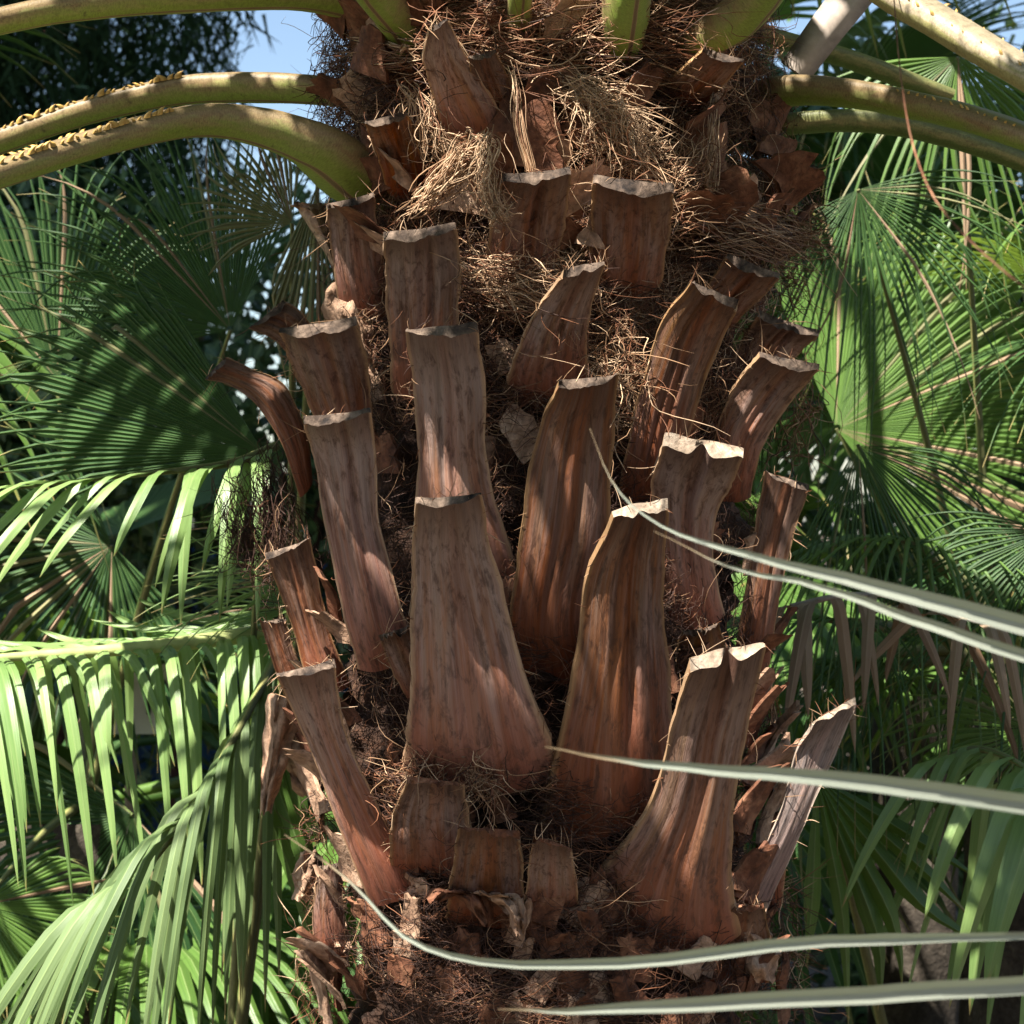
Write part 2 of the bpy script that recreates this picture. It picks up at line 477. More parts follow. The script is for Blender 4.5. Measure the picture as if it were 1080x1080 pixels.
def boot(st, out=0.09, cut=3, g=1.0, thick=0.18, mat='boot', cutmat='cut', seed=0, arch=0.30, notch=0.0, yoff=0.0, name='leaf_base', ragged=0.0):
    """a sawn-off leaf base: stations (xl, yl, xr, yr) in the photo from foot to cut"""
    rnd = random.Random(seed * 7 + 3)
    NV, NU = 30, 44
    S = catmull(st, NV)
    bx = (S[0][0] + S[0][2]) / 2
    y0 = surf_y(bx) - 0.004
    k0 = (y0 + D) / D / 1000
    X0 = (bx - 540) * k0 - AX
    th = math.asin(max(-0.97, min(0.97, X0 / R)))
    ct = math.cos(th)
    tan = max(-1.5, min(1.5, math.tan(th)))
    u0 = rnd.uniform(-0.12, 0.12); gw = rnd.uniform(0.13, 0.2)
    gd = rnd.uniform(0.10, 0.26) * g; gb = rnd.uniform(.1, .9)
    cen, L, Rr = [], [], []
    for i, (xl, yl, xr, yr) in enumerate(S):
        s = i / (NV - 1)
        yc = y0 + yoff - out * (0.25 + 0.75 * ct) * (0.25 * s + 0.75 * s ** 1.7) + 0.035 * ct * (1 - s) ** 7 - 0.016 * ct * s ** 7
        a = W(xl, yl, yc); b = W(xr, yr, yc)
        hw = (b.x - a.x) / 2
        wrap = (1 - s) ** 1.5
        # feet clasp the trunk; upper part is squared to the radial direction
        dl = -hw * tan * 0.75
        a2 = W(xl, yl, yc + max(-0.05, min(0.05, -dl * -1)) * -1 + wrap * 0.02)
        b2 = W(xr, yr, yc + max(-0.05, min(0.05, dl * -1)) * 1 + wrap * 0.02)
        L.append(a2); Rr.append(b2); cen.append((a2 + b2) / 2)
    outer, inner = [], []
    for i in range(NV):
        s = i / (NV - 1)
        t = (cen[min(i + 1, NV - 1)] - cen[max(i - 1, 0)]).normalized()
        w = (Rr[i] - L[i]); hw = w.length / 2; w.normalize()
        nrm = w.cross(t).normalized()
        if nrm.y > 0 and abs(nrm.y) > 0.2: nrm = -nrm
        ro, ri = [], []
        fade = min(1, max(0, (s - 0.12) / 0.4))
        for j in range(NU):
            u = -1 + 2 * j / (NU - 1)
            h = arch * (1 - abs(u) ** 2.4) * (1.25 - 0.35 * s)
            gr = max(0, 1 - abs(u - u0 - gw) / .2) ** 1.3 + gb * max(0, 1 - abs(u - u0 + gw) / .16) ** 1.3
            h -= gd * gr * fade * (1 - .7 * max(0, (s - .85) / .15))
            h -= notch * math.exp(-((u - u0) / 0.16) ** 2) * s * s
            h += 0.10 * max(0, (abs(u) - 0.82) / 0.18) ** 2 * fade
            nz = noise.noise(Vector((u * 2.2 + seed * 3.1, s * 2.6, seed * 1.7)))
            nz2 = noise.noise(Vector((u * 9 + seed * 3.1, s * 3.5, seed * 2.7)))
            h += 0.08 * nz + 0.012 * nz2
            e = 1 + (0.07 * noise.noise(Vector((s * 7, seed * 5.3, (1 if u > 0 else 7)))) + 0.03 * noise.noise(Vector((s * 25, seed * 5.3, (1 if u > 0 else 7))))) * abs(u) ** 3
            p = cen[i] + w * (u * hw * e) + nrm * (h * hw)
            if i == NV - 1:
                p = p + t * (0.006 * noise.noise(Vector((u * 1.3, seed, 3))) + 0.0015 * noise.noise(Vector((u * 6, seed, 5))) + (0.006 * u * math.sin(seed * 2.7)) + ragged * 1.6 * noise.noise(Vector((u * 3.7, seed, 9))))
            ro.append(p)
            tk = hw * (0.05 + thick * (1 - u * u) ** 0.7) * (0.7 + 0.3 * s)
            q = cen[i] + w * (u * hw * e) + nrm * (hw * (arch * (1 - abs(u) ** 2.4) * .9 - 0.06)) - nrm * tk
            ri.append(q)
        outer.append(ro); inner.append(ri)
    # the cut slopes up towards the trunk
    kk = (cen[-1].y + D) / D / 1000
    for j in range(NU):
        u = -1 + 2 * j / (NU - 1)
        inner[-1][j] = inner[-1][j] + Vector((0, 0, cut * kk * (0.35 + 0.65 * (1 - u * u)) * (1 + 0.5 * noise.noise(Vector((u * 1.3, seed * 2.2, 1))))))
    for i in range(3, NV):
        wv = (outer[i][-1] - outer[i][0]).normalized()
        FRAY.append((outer[i][0], -wv)); FRAY.append((outer[i][-1], wv))
    for j in range(0, NU, 2): FRAY.append((inner[-1][j], Vector((0, -.2, 1))))
    SKIN.extend(p for r in outer[::2] for p in r[::3])
    mb = MB()
    uo = [[(j / (NU - 1), i / (NV - 1)) for j in range(NU)] for i in range(NV)]
    mb.grid(outer, uo)
    mb.grid([list(reversed(r)) for r in inner], [list(reversed(r)) for r in uo])
    for sd in (0, NU - 1):                       # close the thin margins
        a = [[outer[i][sd], inner[i][sd]] for i in range(NV)]
        if sd == 0: a = [list(reversed(r)) for r in a]
        mb.grid(a, [[(0.0 if sd == 0 else 1.0, i / (NV - 1))] * 2 for i in range(NV)])
    o = mb.build(name, M[mat], palm)
    if cut is not None:
        rows = []
        for m_ in range(5):
            f = m_ / 4
            row = []
            for j in range(NU):
                p = outer[-1][j].lerp(inner[-1][j], f)
                if 0 < m_ < 4:
                    p = p + Vector((0, 0, 0.003 * noise.noise(Vector((j * 0.45, f * 5, seed)))))
                row.append(p)
            rows.append(row)
        cb = MB(); cb.grid(rows)
        cb.build('cut_end', M[cutmat], o)
    return o


BOOTS = [
    # the long ones in the middle of the trunk
    dict(st=[(426, 800, 596, 814), (431, 742, 570, 758), (434, 655, 540, 655), (436, 585, 518, 580), (438, 528, 508, 523)], out=.115, cut=1, g=.8, yoff=-.016, seed=1),
    dict(st=[(566, 890, 716, 815), (588, 790, 710, 748), (608, 695, 702, 665), (620, 605, 701, 592), (645, 545, 704, 532)], out=.12, cut=8, g=1.2, yoff=-.016, seed=2, cutmat='cut_pale', notch=.25),
    dict(st=[(530, 700, 640, 708), (539, 635, 624, 645), (549, 560, 641, 560), (566, 460, 647, 465), (589, 404, 651, 399)], out=.10, cut=2, g=1.2, seed=3),
    dict(st=[(430, 650, 552, 640), (437, 565, 533, 562), (440, 480, 513, 480), (436, 410, 512, 410), (428, 352, 503, 343)], out=.095, cut=3, g=1.1, seed=4),
    dict(st=[(378, 705, 438, 690), (362, 650, 424, 640), (342, 545, 401, 545), (328, 475, 397, 475), (319, 443, 391, 434)], out=.09, cut=2, g=1.1, yoff=-.016, seed=5),
    dict(st=[(350, 490, 402, 480), (328, 432, 392, 425), (309, 387, 388, 382), (296, 351, 376, 338)], out=.08, cut=3, g=1.2, seed=6),
    dict(st=[(413, 415, 485, 405), (410, 352, 483, 348), (406, 292, 486, 290), (404, 250, 481, 239)], out=.085, cut=3, g=1.2, seed=7),
    dict(st=[(508, 310, 590, 310), (514, 258, 592, 258), (521, 217, 598, 217), (528, 188, 604, 180)], out=.06, cut=2, g=1.3, yoff=-.02, seed=8, cutmat='cut'),
    dict(st=[(618, 310, 692, 320), (621, 268, 702, 275), (624, 222, 708, 231), (626, 190, 711, 199)], out=.07, cut=4, g=1.2, yoff=-.02, seed=9, cutmat='cut'),
    dict(st=[(530, 415, 628, 415), (543, 376, 619, 374), (566, 326, 622, 332), (595, 288, 637, 280)], out=.085, cut=5, g=1.5, yoff=-.018, seed=10, notch=.25),
    dict(st=[(648, 550, 716, 540), (661, 474, 723, 474), (677, 402, 743, 402), (700, 337, 765, 352), (728, 300, 779, 320)], out=.09, cut=3, g=1.1, yoff=-.018, seed=11, notch=.2),
    dict(st=[(702, 660, 764, 648), (696, 595, 753, 590), (690, 535, 757, 538), (688, 497, 773, 507), (702, 464, 784, 480)], out=.10, cut=8, g=1.3, yoff=-.018, seed=12, cutmat='cut_pale', notch=.35),
    dict(st=[(742, 520, 792, 525), (756, 452, 804, 472), (774, 408, 838, 418), (800, 375, 864, 388)], out=.07, cut=3, g=1.2, yoff=-.018, seed=13),
    dict(st=[(745, 425, 800, 432), (768, 388, 820, 398), (785, 354, 845, 370), (800, 331, 863, 352)], out=.05, cut=2, g=1.0, seed=14, yoff=.03),
    dict(st=[(722, 345, 768, 350), (743, 305, 795, 320), (765, 270, 823, 293)], out=.06, cut=3, g=1.2, seed=15),
    dict(st=[(770, 715, 812, 700), (783, 645, 822, 632), (795, 563, 835, 572), (806, 500, 853, 513)], out=.06, cut=2, g=1.3, seed=16),
    dict(st=[(604, 972, 782, 984), (640, 912, 772, 922), (686, 846, 775, 848), (708, 762, 789, 765), (728, 700, 806, 684)], out=.13, cut=8, g=1.2, yoff=-.016, seed=17, cutmat='cut_pale', notch=.5),
    dict(st=[(752, 988, 802, 974), (797, 912, 838, 894), (824, 852, 861, 840), (838, 796, 884, 788), (856, 766, 903, 738)], out=.05, cut=1, g=.15, thick=.1, arch=.10, seed=18, mat='boot_grey', cutmat='cut_pale'),
    dict(st=[(328, 735, 370, 722), (312, 674, 350, 672), (296, 627, 339, 622), (280, 585, 328, 570)], out=.06, cut=1, g=.6, seed=19, mat='boot_pale', cutmat='cut'),
    dict(st=[(392, 955, 440, 935), (355, 868, 402, 856), (332, 802, 372, 793), (310, 752, 359, 747), (292, 714, 353, 698)], out=.085, cut=2, g=.8, yoff=-.016, seed=20, cutmat='cut', mat='boot_pale'),
    dict(st=[(316, 525, 330, 508), (297, 468, 323, 455), (268, 424, 300, 406), (240, 405, 268, 390), (217, 400, 241, 377)], out=.03, cut=1, g=.4, thick=.5, seed=21, yoff=-.02),
    dict(st=[(358, 335, 414, 325), (351, 282, 405, 278), (347, 243, 398, 238), (345, 218, 395, 206)], out=.05, cut=2, g=1.1, seed=22),
    dict(st=[(330, 400, 356, 380), (303, 372, 333, 348), (282, 354, 316, 327), (264, 347, 300, 318)], out=.03, cut=1, g=.8, seed=23, cutmat='cut'),
    dict(st=[(470, 165, 540, 150), (464, 128, 526, 114), (453, 90, 506, 82), (446, 62, 486, 48), (452, 32, 472, 22)], out=.085, cut=2, g=.5, yoff=-.03, seed=24, mat='boot_orange'),
    dict(st=[(408, 205, 452, 196), (400, 172, 444, 163), (391, 147, 437, 138), (385, 132, 429, 119)], out=.06, cut=2, g=1.0, yoff=-.02, seed=25, mat='boot_orange'),
    dict(st=[(688, 108, 735, 118), (712, 78, 760, 92), (742, 52, 784, 66)], out=.06, cut=2, g=1.0, yoff=-.02, seed=26, mat='boot_orange'),
    dict(st=[(505, 140, 556, 130), (500, 98, 540, 90), (494, 62, 523, 54)], out=.05, cut=1, g=.8, yoff=-.02, seed=27),
    dict(st=[(792, 205, 832, 215), (810, 178, 852, 196), (826, 160, 862, 178)], out=.03, cut=1, g=.8, seed=28, mat='boot_orange'),
    dict(st=[(805, 258, 838, 270), (818, 232, 856, 248)], out=.03, cut=1, g=.8, seed=29),
    dict(st=[(300, 735, 330, 722), (286, 694, 313, 692), (275, 658, 301, 652)], out=.02, cut=1, g=.6, seed=30, yoff=.05, mat='boot_pale'),
    # short worn feet lower down
    dict(st=[(412, 915, 505, 925), (413, 866, 499, 878), (430, 822, 490, 830)], out=.03, cut=1, cutmat='scale', g=.05, thick=.05, arch=.05, yoff=-.010, seed=31, ragged=.008),
    dict(st=[(470, 970, 552, 978), (476, 925, 553, 928), (483, 876, 549, 880)], out=.035, cut=1, cutmat='scale', g=.05, thick=.05, arch=.05, yoff=-.010, seed=32, ragged=.006),
    dict(st=[(552, 972, 612, 965), (556, 928, 608, 928), (562, 884, 603, 898)], out=.04, cut=1, cutmat='scale', g=.05, thick=.05, arch=.05, yoff=-.010, seed=33, ragged=.006),
    dict(st=[(430, 740, 470, 735), (410, 700, 450, 690), (400, 672, 436, 660)], out=.01, cut=1, g=.2, seed=36, ragged=.01),
    dict(st=[(715, 720, 770, 715), (712, 690, 765, 682), (720, 668, 758, 660)], out=.015, cut=1, g=.2, seed=38, ragged=.01),
    dict(st=[(730, 1040, 812, 1035), (745, 1000, 812, 992), (760, 965, 806, 955)], out=.03, cut=1, cutmat='scale', g=.05, thick=.05, arch=.05, yoff=-.010, seed=41, ragged=.01),
    dict(st=[(330, 1000, 365, 1010), (330, 950, 362, 945), (336, 915, 362, 910)], out=.02, cut=1, g=.2, seed=45, ragged=.01),
    dict(st=[(790, 960, 825, 955), (800, 900, 830, 900), (806, 860, 830, 855)], out=.02, cut=1, g=.2, seed=46, ragged=.01, mat='boot_pale'),
]
for b in BOOTS: boot(**b)

# ragged bark scales between the feet
def scale_piece(px, py, w, h, rot, lift, seed, mat, rad=R):
    rnd = random.Random(seed)
    y = surf_y(px, rad)
    c = W(px, py, y)
    th = math.atan2(c.x - AX, -c.y)
    nrm = Vector((math.sin(th), -math.cos(th), 0))
    t = Vector((math.cos(th), math.sin(th), 0)); up = Vector((0, 0, 1))
    a = t * math.cos(rot) + up * math.sin(rot); b = -t * math.sin(rot) + up * math.cos(rot)
    nu, nv = 6, 6
    rows, back = [], []
    ph = rnd.uniform(0, 9)
    for i in range(nv):
        v = i / (nv - 1)
        r_, k_ = [], []
        for j in range(nu):
            u = -1 + 2 * j / (nu - 1)
            ww = w * (1 - 0.35 * v + 0.22 * noise.noise(Vector((v * 4, ph, (u > 0) * 5.0))))
            vv = v + (0.22 * noise.noise(Vector((u * 2.3, ph, 3))) if i == nv - 1 else 0)
            lf = lift * vv ** 1.5 + 0.25 * w * (1 - u * u) * 0.5 + 0.006 * noise.noise(Vector((u * 2, v * 2, ph)))
            p = c + a * (u * ww / 2) + b * ((vv - 0.3) * h) + nrm * lf
            r_.append(p); k_.append(p - nrm * 0.004)
        rows.append(r_); back.append(list(reversed(k_)))
    mb = MB(); mb.grid(rows); mb.grid(back)
    for rr in ([[rows[i][0] for i in range(nv)], [back[i][-1] for i in range(nv)]],
               [[back[i][0] for i in range(nv)], [rows[i][-1] for i in range(nv)]],
               [rows[-1], list(reversed(back[-1]))]):
        mb.grid(rr)
    mb.build('bark_scale', M[mat], palm)


rnd = random.Random(11)
for i in range(150):
    zone = rnd.random()
    if zone < 0.5: px, py = rnd.uniform(345, 825), rnd.uniform(930, 1085)
    elif zone < 0.68: px, py = rnd.uniform(370, 800), rnd.uniform(780, 940)
    else: px, py = rnd.uniform(350, 810), rnd.uniform(250, 780)
    scale_piece(px, py, rnd.uniform(.018, .045), rnd.uniform(.018, .05), rnd.uniform(-.7, .7), rnd.uniform(.002, .014), i, rnd.choice(['scale', 'scale', 'scale', 'husk']), R + rnd.uniform(-.018, -.004))
for i in range(34):       # scales that stick out at the silhouette
    sd = rnd.choice((-1, 1))
    scale_piece(CX + sd * rnd.uniform(200, 238), rnd.uniform(640, 1080), rnd.uniform(.03, .06), rnd.uniform(.03, .07), rnd.uniform(-.6, .6), rnd.uniform(.015, .045), 500 + i, rnd.choice(['scale', 'husk']), R)
for i in range(46):       # sheath scraps under the crown
    scale_piece(rnd.uniform(360, 830), rnd.uniform(-5, 260), rnd.uniform(.03, .09), rnd.uniform(.02, .06), rnd.uniform(-.9, .9), rnd.uniform(.01, .04), 700 + i, rnd.choice(['scale', 'scale', 'husk']), R + rnd.uniform(0, .03))

# papery husk hanging on the left flank and curled husks near the foot
def crumpled(pts, widths, depth, seed, mat='husk', name='husk', curl=0.02):
    S = catmull([(a, b) for a, b in pts], 14)
    Wd = catmull([(w,) for w in widths], 14)
    rows, back = [], []
    for i, (px, py) in enumerate(S):
        r_, k_ = [], []
        for j in range(12):
            u = -1 + 2 * j / 11
            d = depth + curl * (u * u - 0.5) + 0.022 * noise.noise(Vector((u * 2.1, i * .35, seed))) + .008 * noise.noise(Vector((u * 6, i * .8, seed)))
            e = Wd[i][0] * (1 + 0.3 * noise.noise(Vector((i * .5, seed, u > 0))))
            p = W(px + u * e / 2, py + 8 * noise.noise(Vector((u * 3, i * .3, seed + 2))), d)
            r_.append(p); k_.append(p + Vector((0, 0.0025, 0)))
        rows.append(r_); back.append(list(reversed(k_)))
    mb = MB(); mb.grid(rows); mb.grid(back)
    return mb.build(name, M[mat], palm)


crumpled([(300, 735), (296, 765), (290, 800), (284, 830), (280, 858)], [30, 38, 26, 20, 12], -.02, 1.3)
crumpled([(318, 760), (318, 790), (322, 815), (330, 840)], [26, 44, 40, 22], 0.0, 4.1)
crumpled([(455, 950), (475, 938), (500, 948), (515, 975)], [22, 34, 30, 14], surf_y(480) - .03, 6.2, 'scale')
crumpled([(505, 942), (530, 945), (545, 965), (548, 985)], [20, 30, 24, 10], surf_y(530) - .03, 8.8, 'husk')
crumpled([(330, 900), (325, 930), (318, 950)], [26, 34, 16], 0.0, 9.4)
crumpled([(318, 215), (330, 222), (345, 250), (358, 285)], [24, 30, 26, 14], -.02, 12.1)
crumpled([(372, 300), (368, 335), (380, 370), (388, 400)], [52, 50, 36, 20], surf_y(375) - .015, 13.7, 'husk')
crumpled([(790, 980), (800, 1005), (802, 1035)], [40, 46, 30], surf_y(790) - .01, 15.1, 'husk')

# ------------------------------------------------------------------ fibre
def fibre_mesh(P, rad, colors, name, parent):
    """P (n,k,3) paths, rad (n,), colors (n,3): three-sided strands, one mesh"""
    n_, k_, _ = P.shape
    T = np.gradient(P, axis=1)
    T /= np.linalg.norm(T, axis=2, keepdims=True) + 1e-9
    rng = np.random.default_rng(5)
    ref = rng.normal(size=(n_, 1, 3))
    A = np.cross(T, np.broadcast_to(ref, T.shape)); A /= np.linalg.norm(A, axis=2, keepdims=True) + 1e-9
    B = np.cross(T, A)
    tp = np.sin(np.linspace(0.5, math.pi - 0.12, k_)) ** 0.6
    rr = rad[:, None] * tp[None, :]
    V = np.stack([P + (A * math.cos(q) + B * math.sin(q)) * rr[..., None] for q in (0, 2.094, 4.189)], axis=2)
    V = V.reshape(-1, 3)
    o = np.array(root_loc(parent)); V = V - o
    base = (np.arange(n_) * k_ * 3)[:, None, None]
    seg = (np.arange(k_ - 1) * 3)[None, :, None]
    F = []
    for a in range(3):
        b = (a + 1) % 3
        q = np.stack([base[..., 0] + seg[..., 0] + a, base[..., 0] + seg[..., 0] + b, base[..., 0] + seg[..., 0] + 3 + b, base[..., 0] + seg[..., 0] + 3 + a], axis=2)
        F.append(q.reshape(-1, 4))
    F = np.concatenate(F)
    me = bpy.data.meshes.new(name)
    me.vertices.add(len(V)); me.vertices.foreach_set('co', V.ravel().astype(np.float32))
    me.loops.add(F.size); me.loops.foreach_set('vertex_index', F.ravel().astype(np.int32))
    me.polygons.add(len(F))
    me.polygons.foreach_set('loop_start', (np.arange(len(F)) * 4).astype(np.int32))
    me.polygons.foreach_set('use_smooth', np.ones(len(F), dtype=bool))
    at = me.attributes.new('tint', 'FLOAT_COLOR', 'POINT')
    cc = np.repeat(np.concatenate([colors, np.ones((n_, 1))], axis=1), k_ * 3, axis=0)
    at.data.foreach_set('color', cc.ravel().astype(np.float32))
    me.update(calc_edges=True); me.validate()
    return link(name, me, M['fibre'], parent, 'stuff')


DARK = np.array([0.045, 0.020, 0.012]); RUST = np.array([0.15, 0.060, 0.028]); STRAW = np.array([0.46, 0.31, 0.19]); TAN = np.array([0.26, 0.15, 0.08])


def fibre_field(name, n_, box, ang, ang_sd, length, lift, r_off, rad, mixw, seed, clumps=0, curl=2.0, k_=7):
    """strands lying on the trunk inside the photo box (x0,x1,y0,y1)"""
    rng = np.random.default_rng(seed)
    x0, x1, y0, y1 = box
    if clumps:
        cx = rng.uniform(x0, x1, clumps); cy = rng.uniform(y0, y1, clumps); ca = rng.normal(ang, ang_sd, clumps)
        cm = rng.integers(0, 4, clumps)
        ci = rng.integers(0, clumps, n_)
        px = cx[ci] + rng.normal(0, 26, n_); py = cy[ci] + rng.normal(0, 16, n_); a = ca[ci] + rng.normal(0, .22, n_)
        cmix = cm[ci]
    else:
        px = rng.uniform(x0, x1, n_); py = rng.uniform(y0, y1, n_); a = rng.normal(ang, ang_sd, n_); cmix = rng.integers(0, 4, n_)
    flip = rng.random(n_) < 0.5
    a = np.where(flip, a + math.pi, a)
    ln = length * rng.uniform(.4, 1.5, n_)
    r0 = R + rng.uniform(r_off[0], r_off[1], n_)
    xx = np.clip((px - CX) / 1000 * 0.9, -0.985 * R, 0.985 * R)
    th = np.arcsin(xx / R)
    z = EYE + (540 - py) / 1000 * 0.9
    cu = rng.normal(0, curl, n_)
    P = np.zeros((n_, k_, 3))
    t = np.linspace(0, 1, k_)
    lf = lift * rng.uniform(0, 1, n_) ** 2 * 2
    wob = rng.normal(0, 1, (n_, 3))
    for i in range(k_):
        s = t[i]
        r = r0 + lf * np.sin(math.pi * s * 0.8) + 0.004 * wob[:, 0] * np.sin(5 * s + wob[:, 1])
        P[:, i, 0] = AX + np.sin(th) * r; P[:, i, 1] = -np.cos(th) * r; P[:, i, 2] = z
        aa = a + cu * s + 0.3 * np.sin(wob[:, 2] * 3 + s * 7)
        th = th + np.cos(aa) * ln / k_ / r; z = z + np.sin(aa) * ln / k_
    pal = np.stack([DARK, RUST, TAN, STRAW])
    w = np.array(mixw, dtype=float); w /= w.sum()
    pick = rng.choice(4, n_, p=w)
    pick = np.where(rng.random(n_) < 0.4, rng.choice(4, max(1, clumps), p=w)[ci], pick) if clumps else pick
    C = pal[pick] * rng.uniform(.55, 1.3, (n_, 1))
    return fibre_mesh(P, rad * rng.uniform(.6, 1.5, n_), C, name, palm)


fibre_field('fibre_mat', 5600, (345, 835, -40, 170), 0.15, 0.45, .08, .010, (-.016, .006), .00036, (4, 4, 2, 1), 1, clumps=90, curl=1.2)
fibre_field('fibre_mat', 4200, (330, 835, 170, 420), 0.2, 0.5, .06, .008, (-.018, .003), .00032, (5, 4, 2, 1), 2, clumps=110, curl=1.4)
fibre_field('fibre_mat', 2000, (570, 760, 230, 460), 0.5, 0.7, .055, .008, (-.015, .002), .00034, (1.5, 3, 3, 2.5), 21, clumps=34, curl=1.5)
fibre_field('fibre_mat', 3200, (340, 825, 420, 820), 0.3, 0.9, .045, .006, (-.022, -.002), .00032, (9, 3, .7, .15), 3, clumps=120, curl=1.1)
fibre_field('fibre_mat', 4200, (335, 830, 770, 1090), 0.05, 0.5, .05, .008, (-.02, .002), .00034, (10, 4, .8, .1), 4, clumps=120, curl=1.3)
fibre_field('fibre_mat', 9000, (350, 830, -30, 440), 0.2, 0.6, .028, .006, (-.04, .002), .0004, (5, 5, 2, .6), 51, clumps=420, curl=1.0, k_=5)
fibre_field('fibre_mat', 5000, (345, 825, 440, 1085), 0.2, 0.7, .026, .005, (-.04, -.004), .0004, (10, 3, .6, .1), 52, clumps=300, curl=1.0, k_=5)  # mostly dark strands, deepening the shade between stubs by colour
fibre_field('fibre_mat', 140, (345, 835, 0, 420), 0.2, 1.2, .10, .04, (.0, .03), .00032, (1, 2, 3, 3), 5, curl=3.0, k_=10)
fibre_field('fibre_mat', 50, (380, 800, 420, 1080), 0.2, 1.2, .08, .02, (.0, .02), .00032, (1, 2, 3, 2), 6, curl=3.0, k_=10)


fibre_field('fibre_mat', 1600, (420, 740, -10, 70), 0.0, 0.12, .14, .006, (-.005, .02), .0004, (3, 5, 2, .6), 7, clumps=26, curl=.5)
fibre_field('fibre_mat', 900, (375, 470, 20, 140), -.1, 0.25, .10, .008, (-.015, .012), .0004, (5, 4, 1, .5), 8, clumps=16, curl=.6)
fibre_field('fibre_mat', 900, (690, 815, 60, 300), .5, 0.4, .08, .008, (-.012, .012), .0004, (4, 4, 2, 1), 9, clumps=20, curl=.8)


def tuft(name, path, n_, spread, length, rad, seed, mixw=(0, .6, 1.5, 4), k_=9, y_up=0.0, ang=0.5, frayed=1.0):
    """bundle of loose strands along photo path [(px,py,depth offset from trunk surface)]"""
    rng = np.random.default_rng(seed)
    C = catmull(path, 60)
    Wp = np.array([W(p[0], p[1], surf_y(p[0]) + p[2]) for p in C])
    P = np.zeros((n_, k_, 3))
    for i in range(n_):
        s0 = rng.uniform(0, 1); l = length * rng.uniform(.5, 1.3)
        off = rng.normal(0, spread, 3); tw = rng.uniform(0, 6)
        dirn = rng.normal(0, ang, 3); cu = rng.normal(0, frayed, 3)
        for j in range(k_):
            s = min(1.0, s0 + j / (k_ - 1) * l); ix = s * 59; a = int(min(58, ix)); f = ix - a
            base = Wp[a] * (1 - f) + Wp[a + 1] * f
            tt = j / (k_ - 1)
            P[i, j] = base + off + spread * (dirn * tt + cu * tt * tt * 1.5 + 0.5 * np.array([math.sin(tw + tt * 7), math.cos(tw + tt * 6), math.sin(tw * 2 + tt * 5)]))
    pal = np.stack([DARK, RUST, TAN, STRAW]); w = np.array(mixw, float); w /= w.sum()
    col_ = pal[rng.choice(4, n_, p=w)] * rng.uniform(.8, 1.35, (n_, 1))
    return fibre_mesh(P, rad * rng.uniform(.6, 1.5, n_), col_, name, palm)


tuft('fibre_tuft', [(585, 85, -.03), (625, 100, -.05), (650, 125, -.05), (672, 165, -.04)], 420, .008, .5, .0005, 31, (0, 0, 1, 9), ang=1.2, frayed=1.5)
tuft('fibre_tuft', [(600, 130, -.03), (640, 160, -.045), (690, 180, -.03)], 160, .010, .5, .00045, 32, (1, 3, 3, 1), ang=1.4, frayed=1.6)
tuft('fibre_tuft', [(512, 140, -.09), (514, 165, -.10), (512, 190, -.10), (524, 222, -.09)], 170, .006, .6, .0005, 33, ang=.5, frayed=.9)
tuft('fibre_tuft', [(538, 65, -.06), (545, 100, -.08), (548, 135, -.09), (562, 185, -.09)], 60, .0025, .8, .0005, 34, (0, .5, 3, 2), ang=.4, frayed=.4)
tuft('fibre_tuft', [(755, 90, -.05), (752, 130, -.06), (750, 160, -.06), (748, 198, -.06)], 80, .003, .8, .0005, 35, (0, .5, 3, 3), ang=.5, frayed=.5)
tuft('fibre_tuft', [(430, 90, -.05), (445, 110, -.06), (455, 135, -.06), (465, 160, -.05)], 120, .007, .6, .0005, 36, (0, 1, 2, 3), ang=.9, frayed=1.2)
tuft('fibre_tuft', [(430, 225, -.07), (455, 205, -.08), (480, 180, -.08), (500, 155, -.08)], 170, .007, .8, .0006, 37, (0, 1, 2, 4), ang=.4, frayed=.6)
tuft('fibre_tuft', [(345, 40, -.02), (385, 42, -.04), (430, 52, -.06)], 12, .003, 1, .0011, 38, ang=.3, frayed=.4)
tuft('fibre_tuft', [(350, 60, -.02), (390, 62, -.04), (432, 60, -.06)], 40, .006, .9, .0005, 39, (1, 3, 2, 1), ang=.6, frayed=.6)
tuft('fibre_tuft', [(705, 200, -.05), (715, 190, -.05), (728, 175, -.05), (735, 165, -.05)], 140, .008, .8, .00045, 40, (0, 2, 3, 3), ang=.8, frayed=1)
tuft('fibre_tuft', [(700, 235, -.05), (740, 228, -.05), (790, 240, -.03), (830, 255, -.02)], 420, .012, .7, .00045, 41, (1, 2, 3, 1.5), ang=.8, frayed=1)
tuft('fibre_tuft', [(640, 350, -.02), (650, 380, -.025), (655, 420, -.025)], 150, .014, .5, .00045, 42, (0, 2, 3, 3), ang=1.2, frayed=1.4)
tuft('fibre_tuft', [(480, 285, -.02), (520, 290, -.04), (570, 300, -.04), (600, 310, -.03)], 420, .012, .5, .00045, 43, (1, 2, 3, 3), ang=1.0, frayed=1.2)
tuft('fibre_tuft', [(410, 30, -.02), (520, 50, -.03), (620, 45, -.03), (740, 40, -.02)], 600, .02, .35, .00045, 44, (2, 4, 2, 1), ang=.8, frayed=1)
tuft('fibre_tuft', [(250, 500, 0.03), (252, 530, .03), (256, 560, .03), (262, 580, .03)], 200, .011, .7, .0004, 45, (9, 1, .3, 0), ang=.8, frayed=.9)
tuft('fibre_tuft', [(285, 470, 0.02), (282, 510, .02), (290, 550, .02), (300, 600, .02)], 300, .012, .6, .0004, 46, (9, 1.5, .3, 0), ang=.8, frayed=.9)
tuft('fibre_tuft', [(845, 380, 0), (850, 430, .0), (838, 470, 0)], 90, .010, .5, .00045, 47, (3, 3, 2, 1), ang=1.1, frayed=1.2)
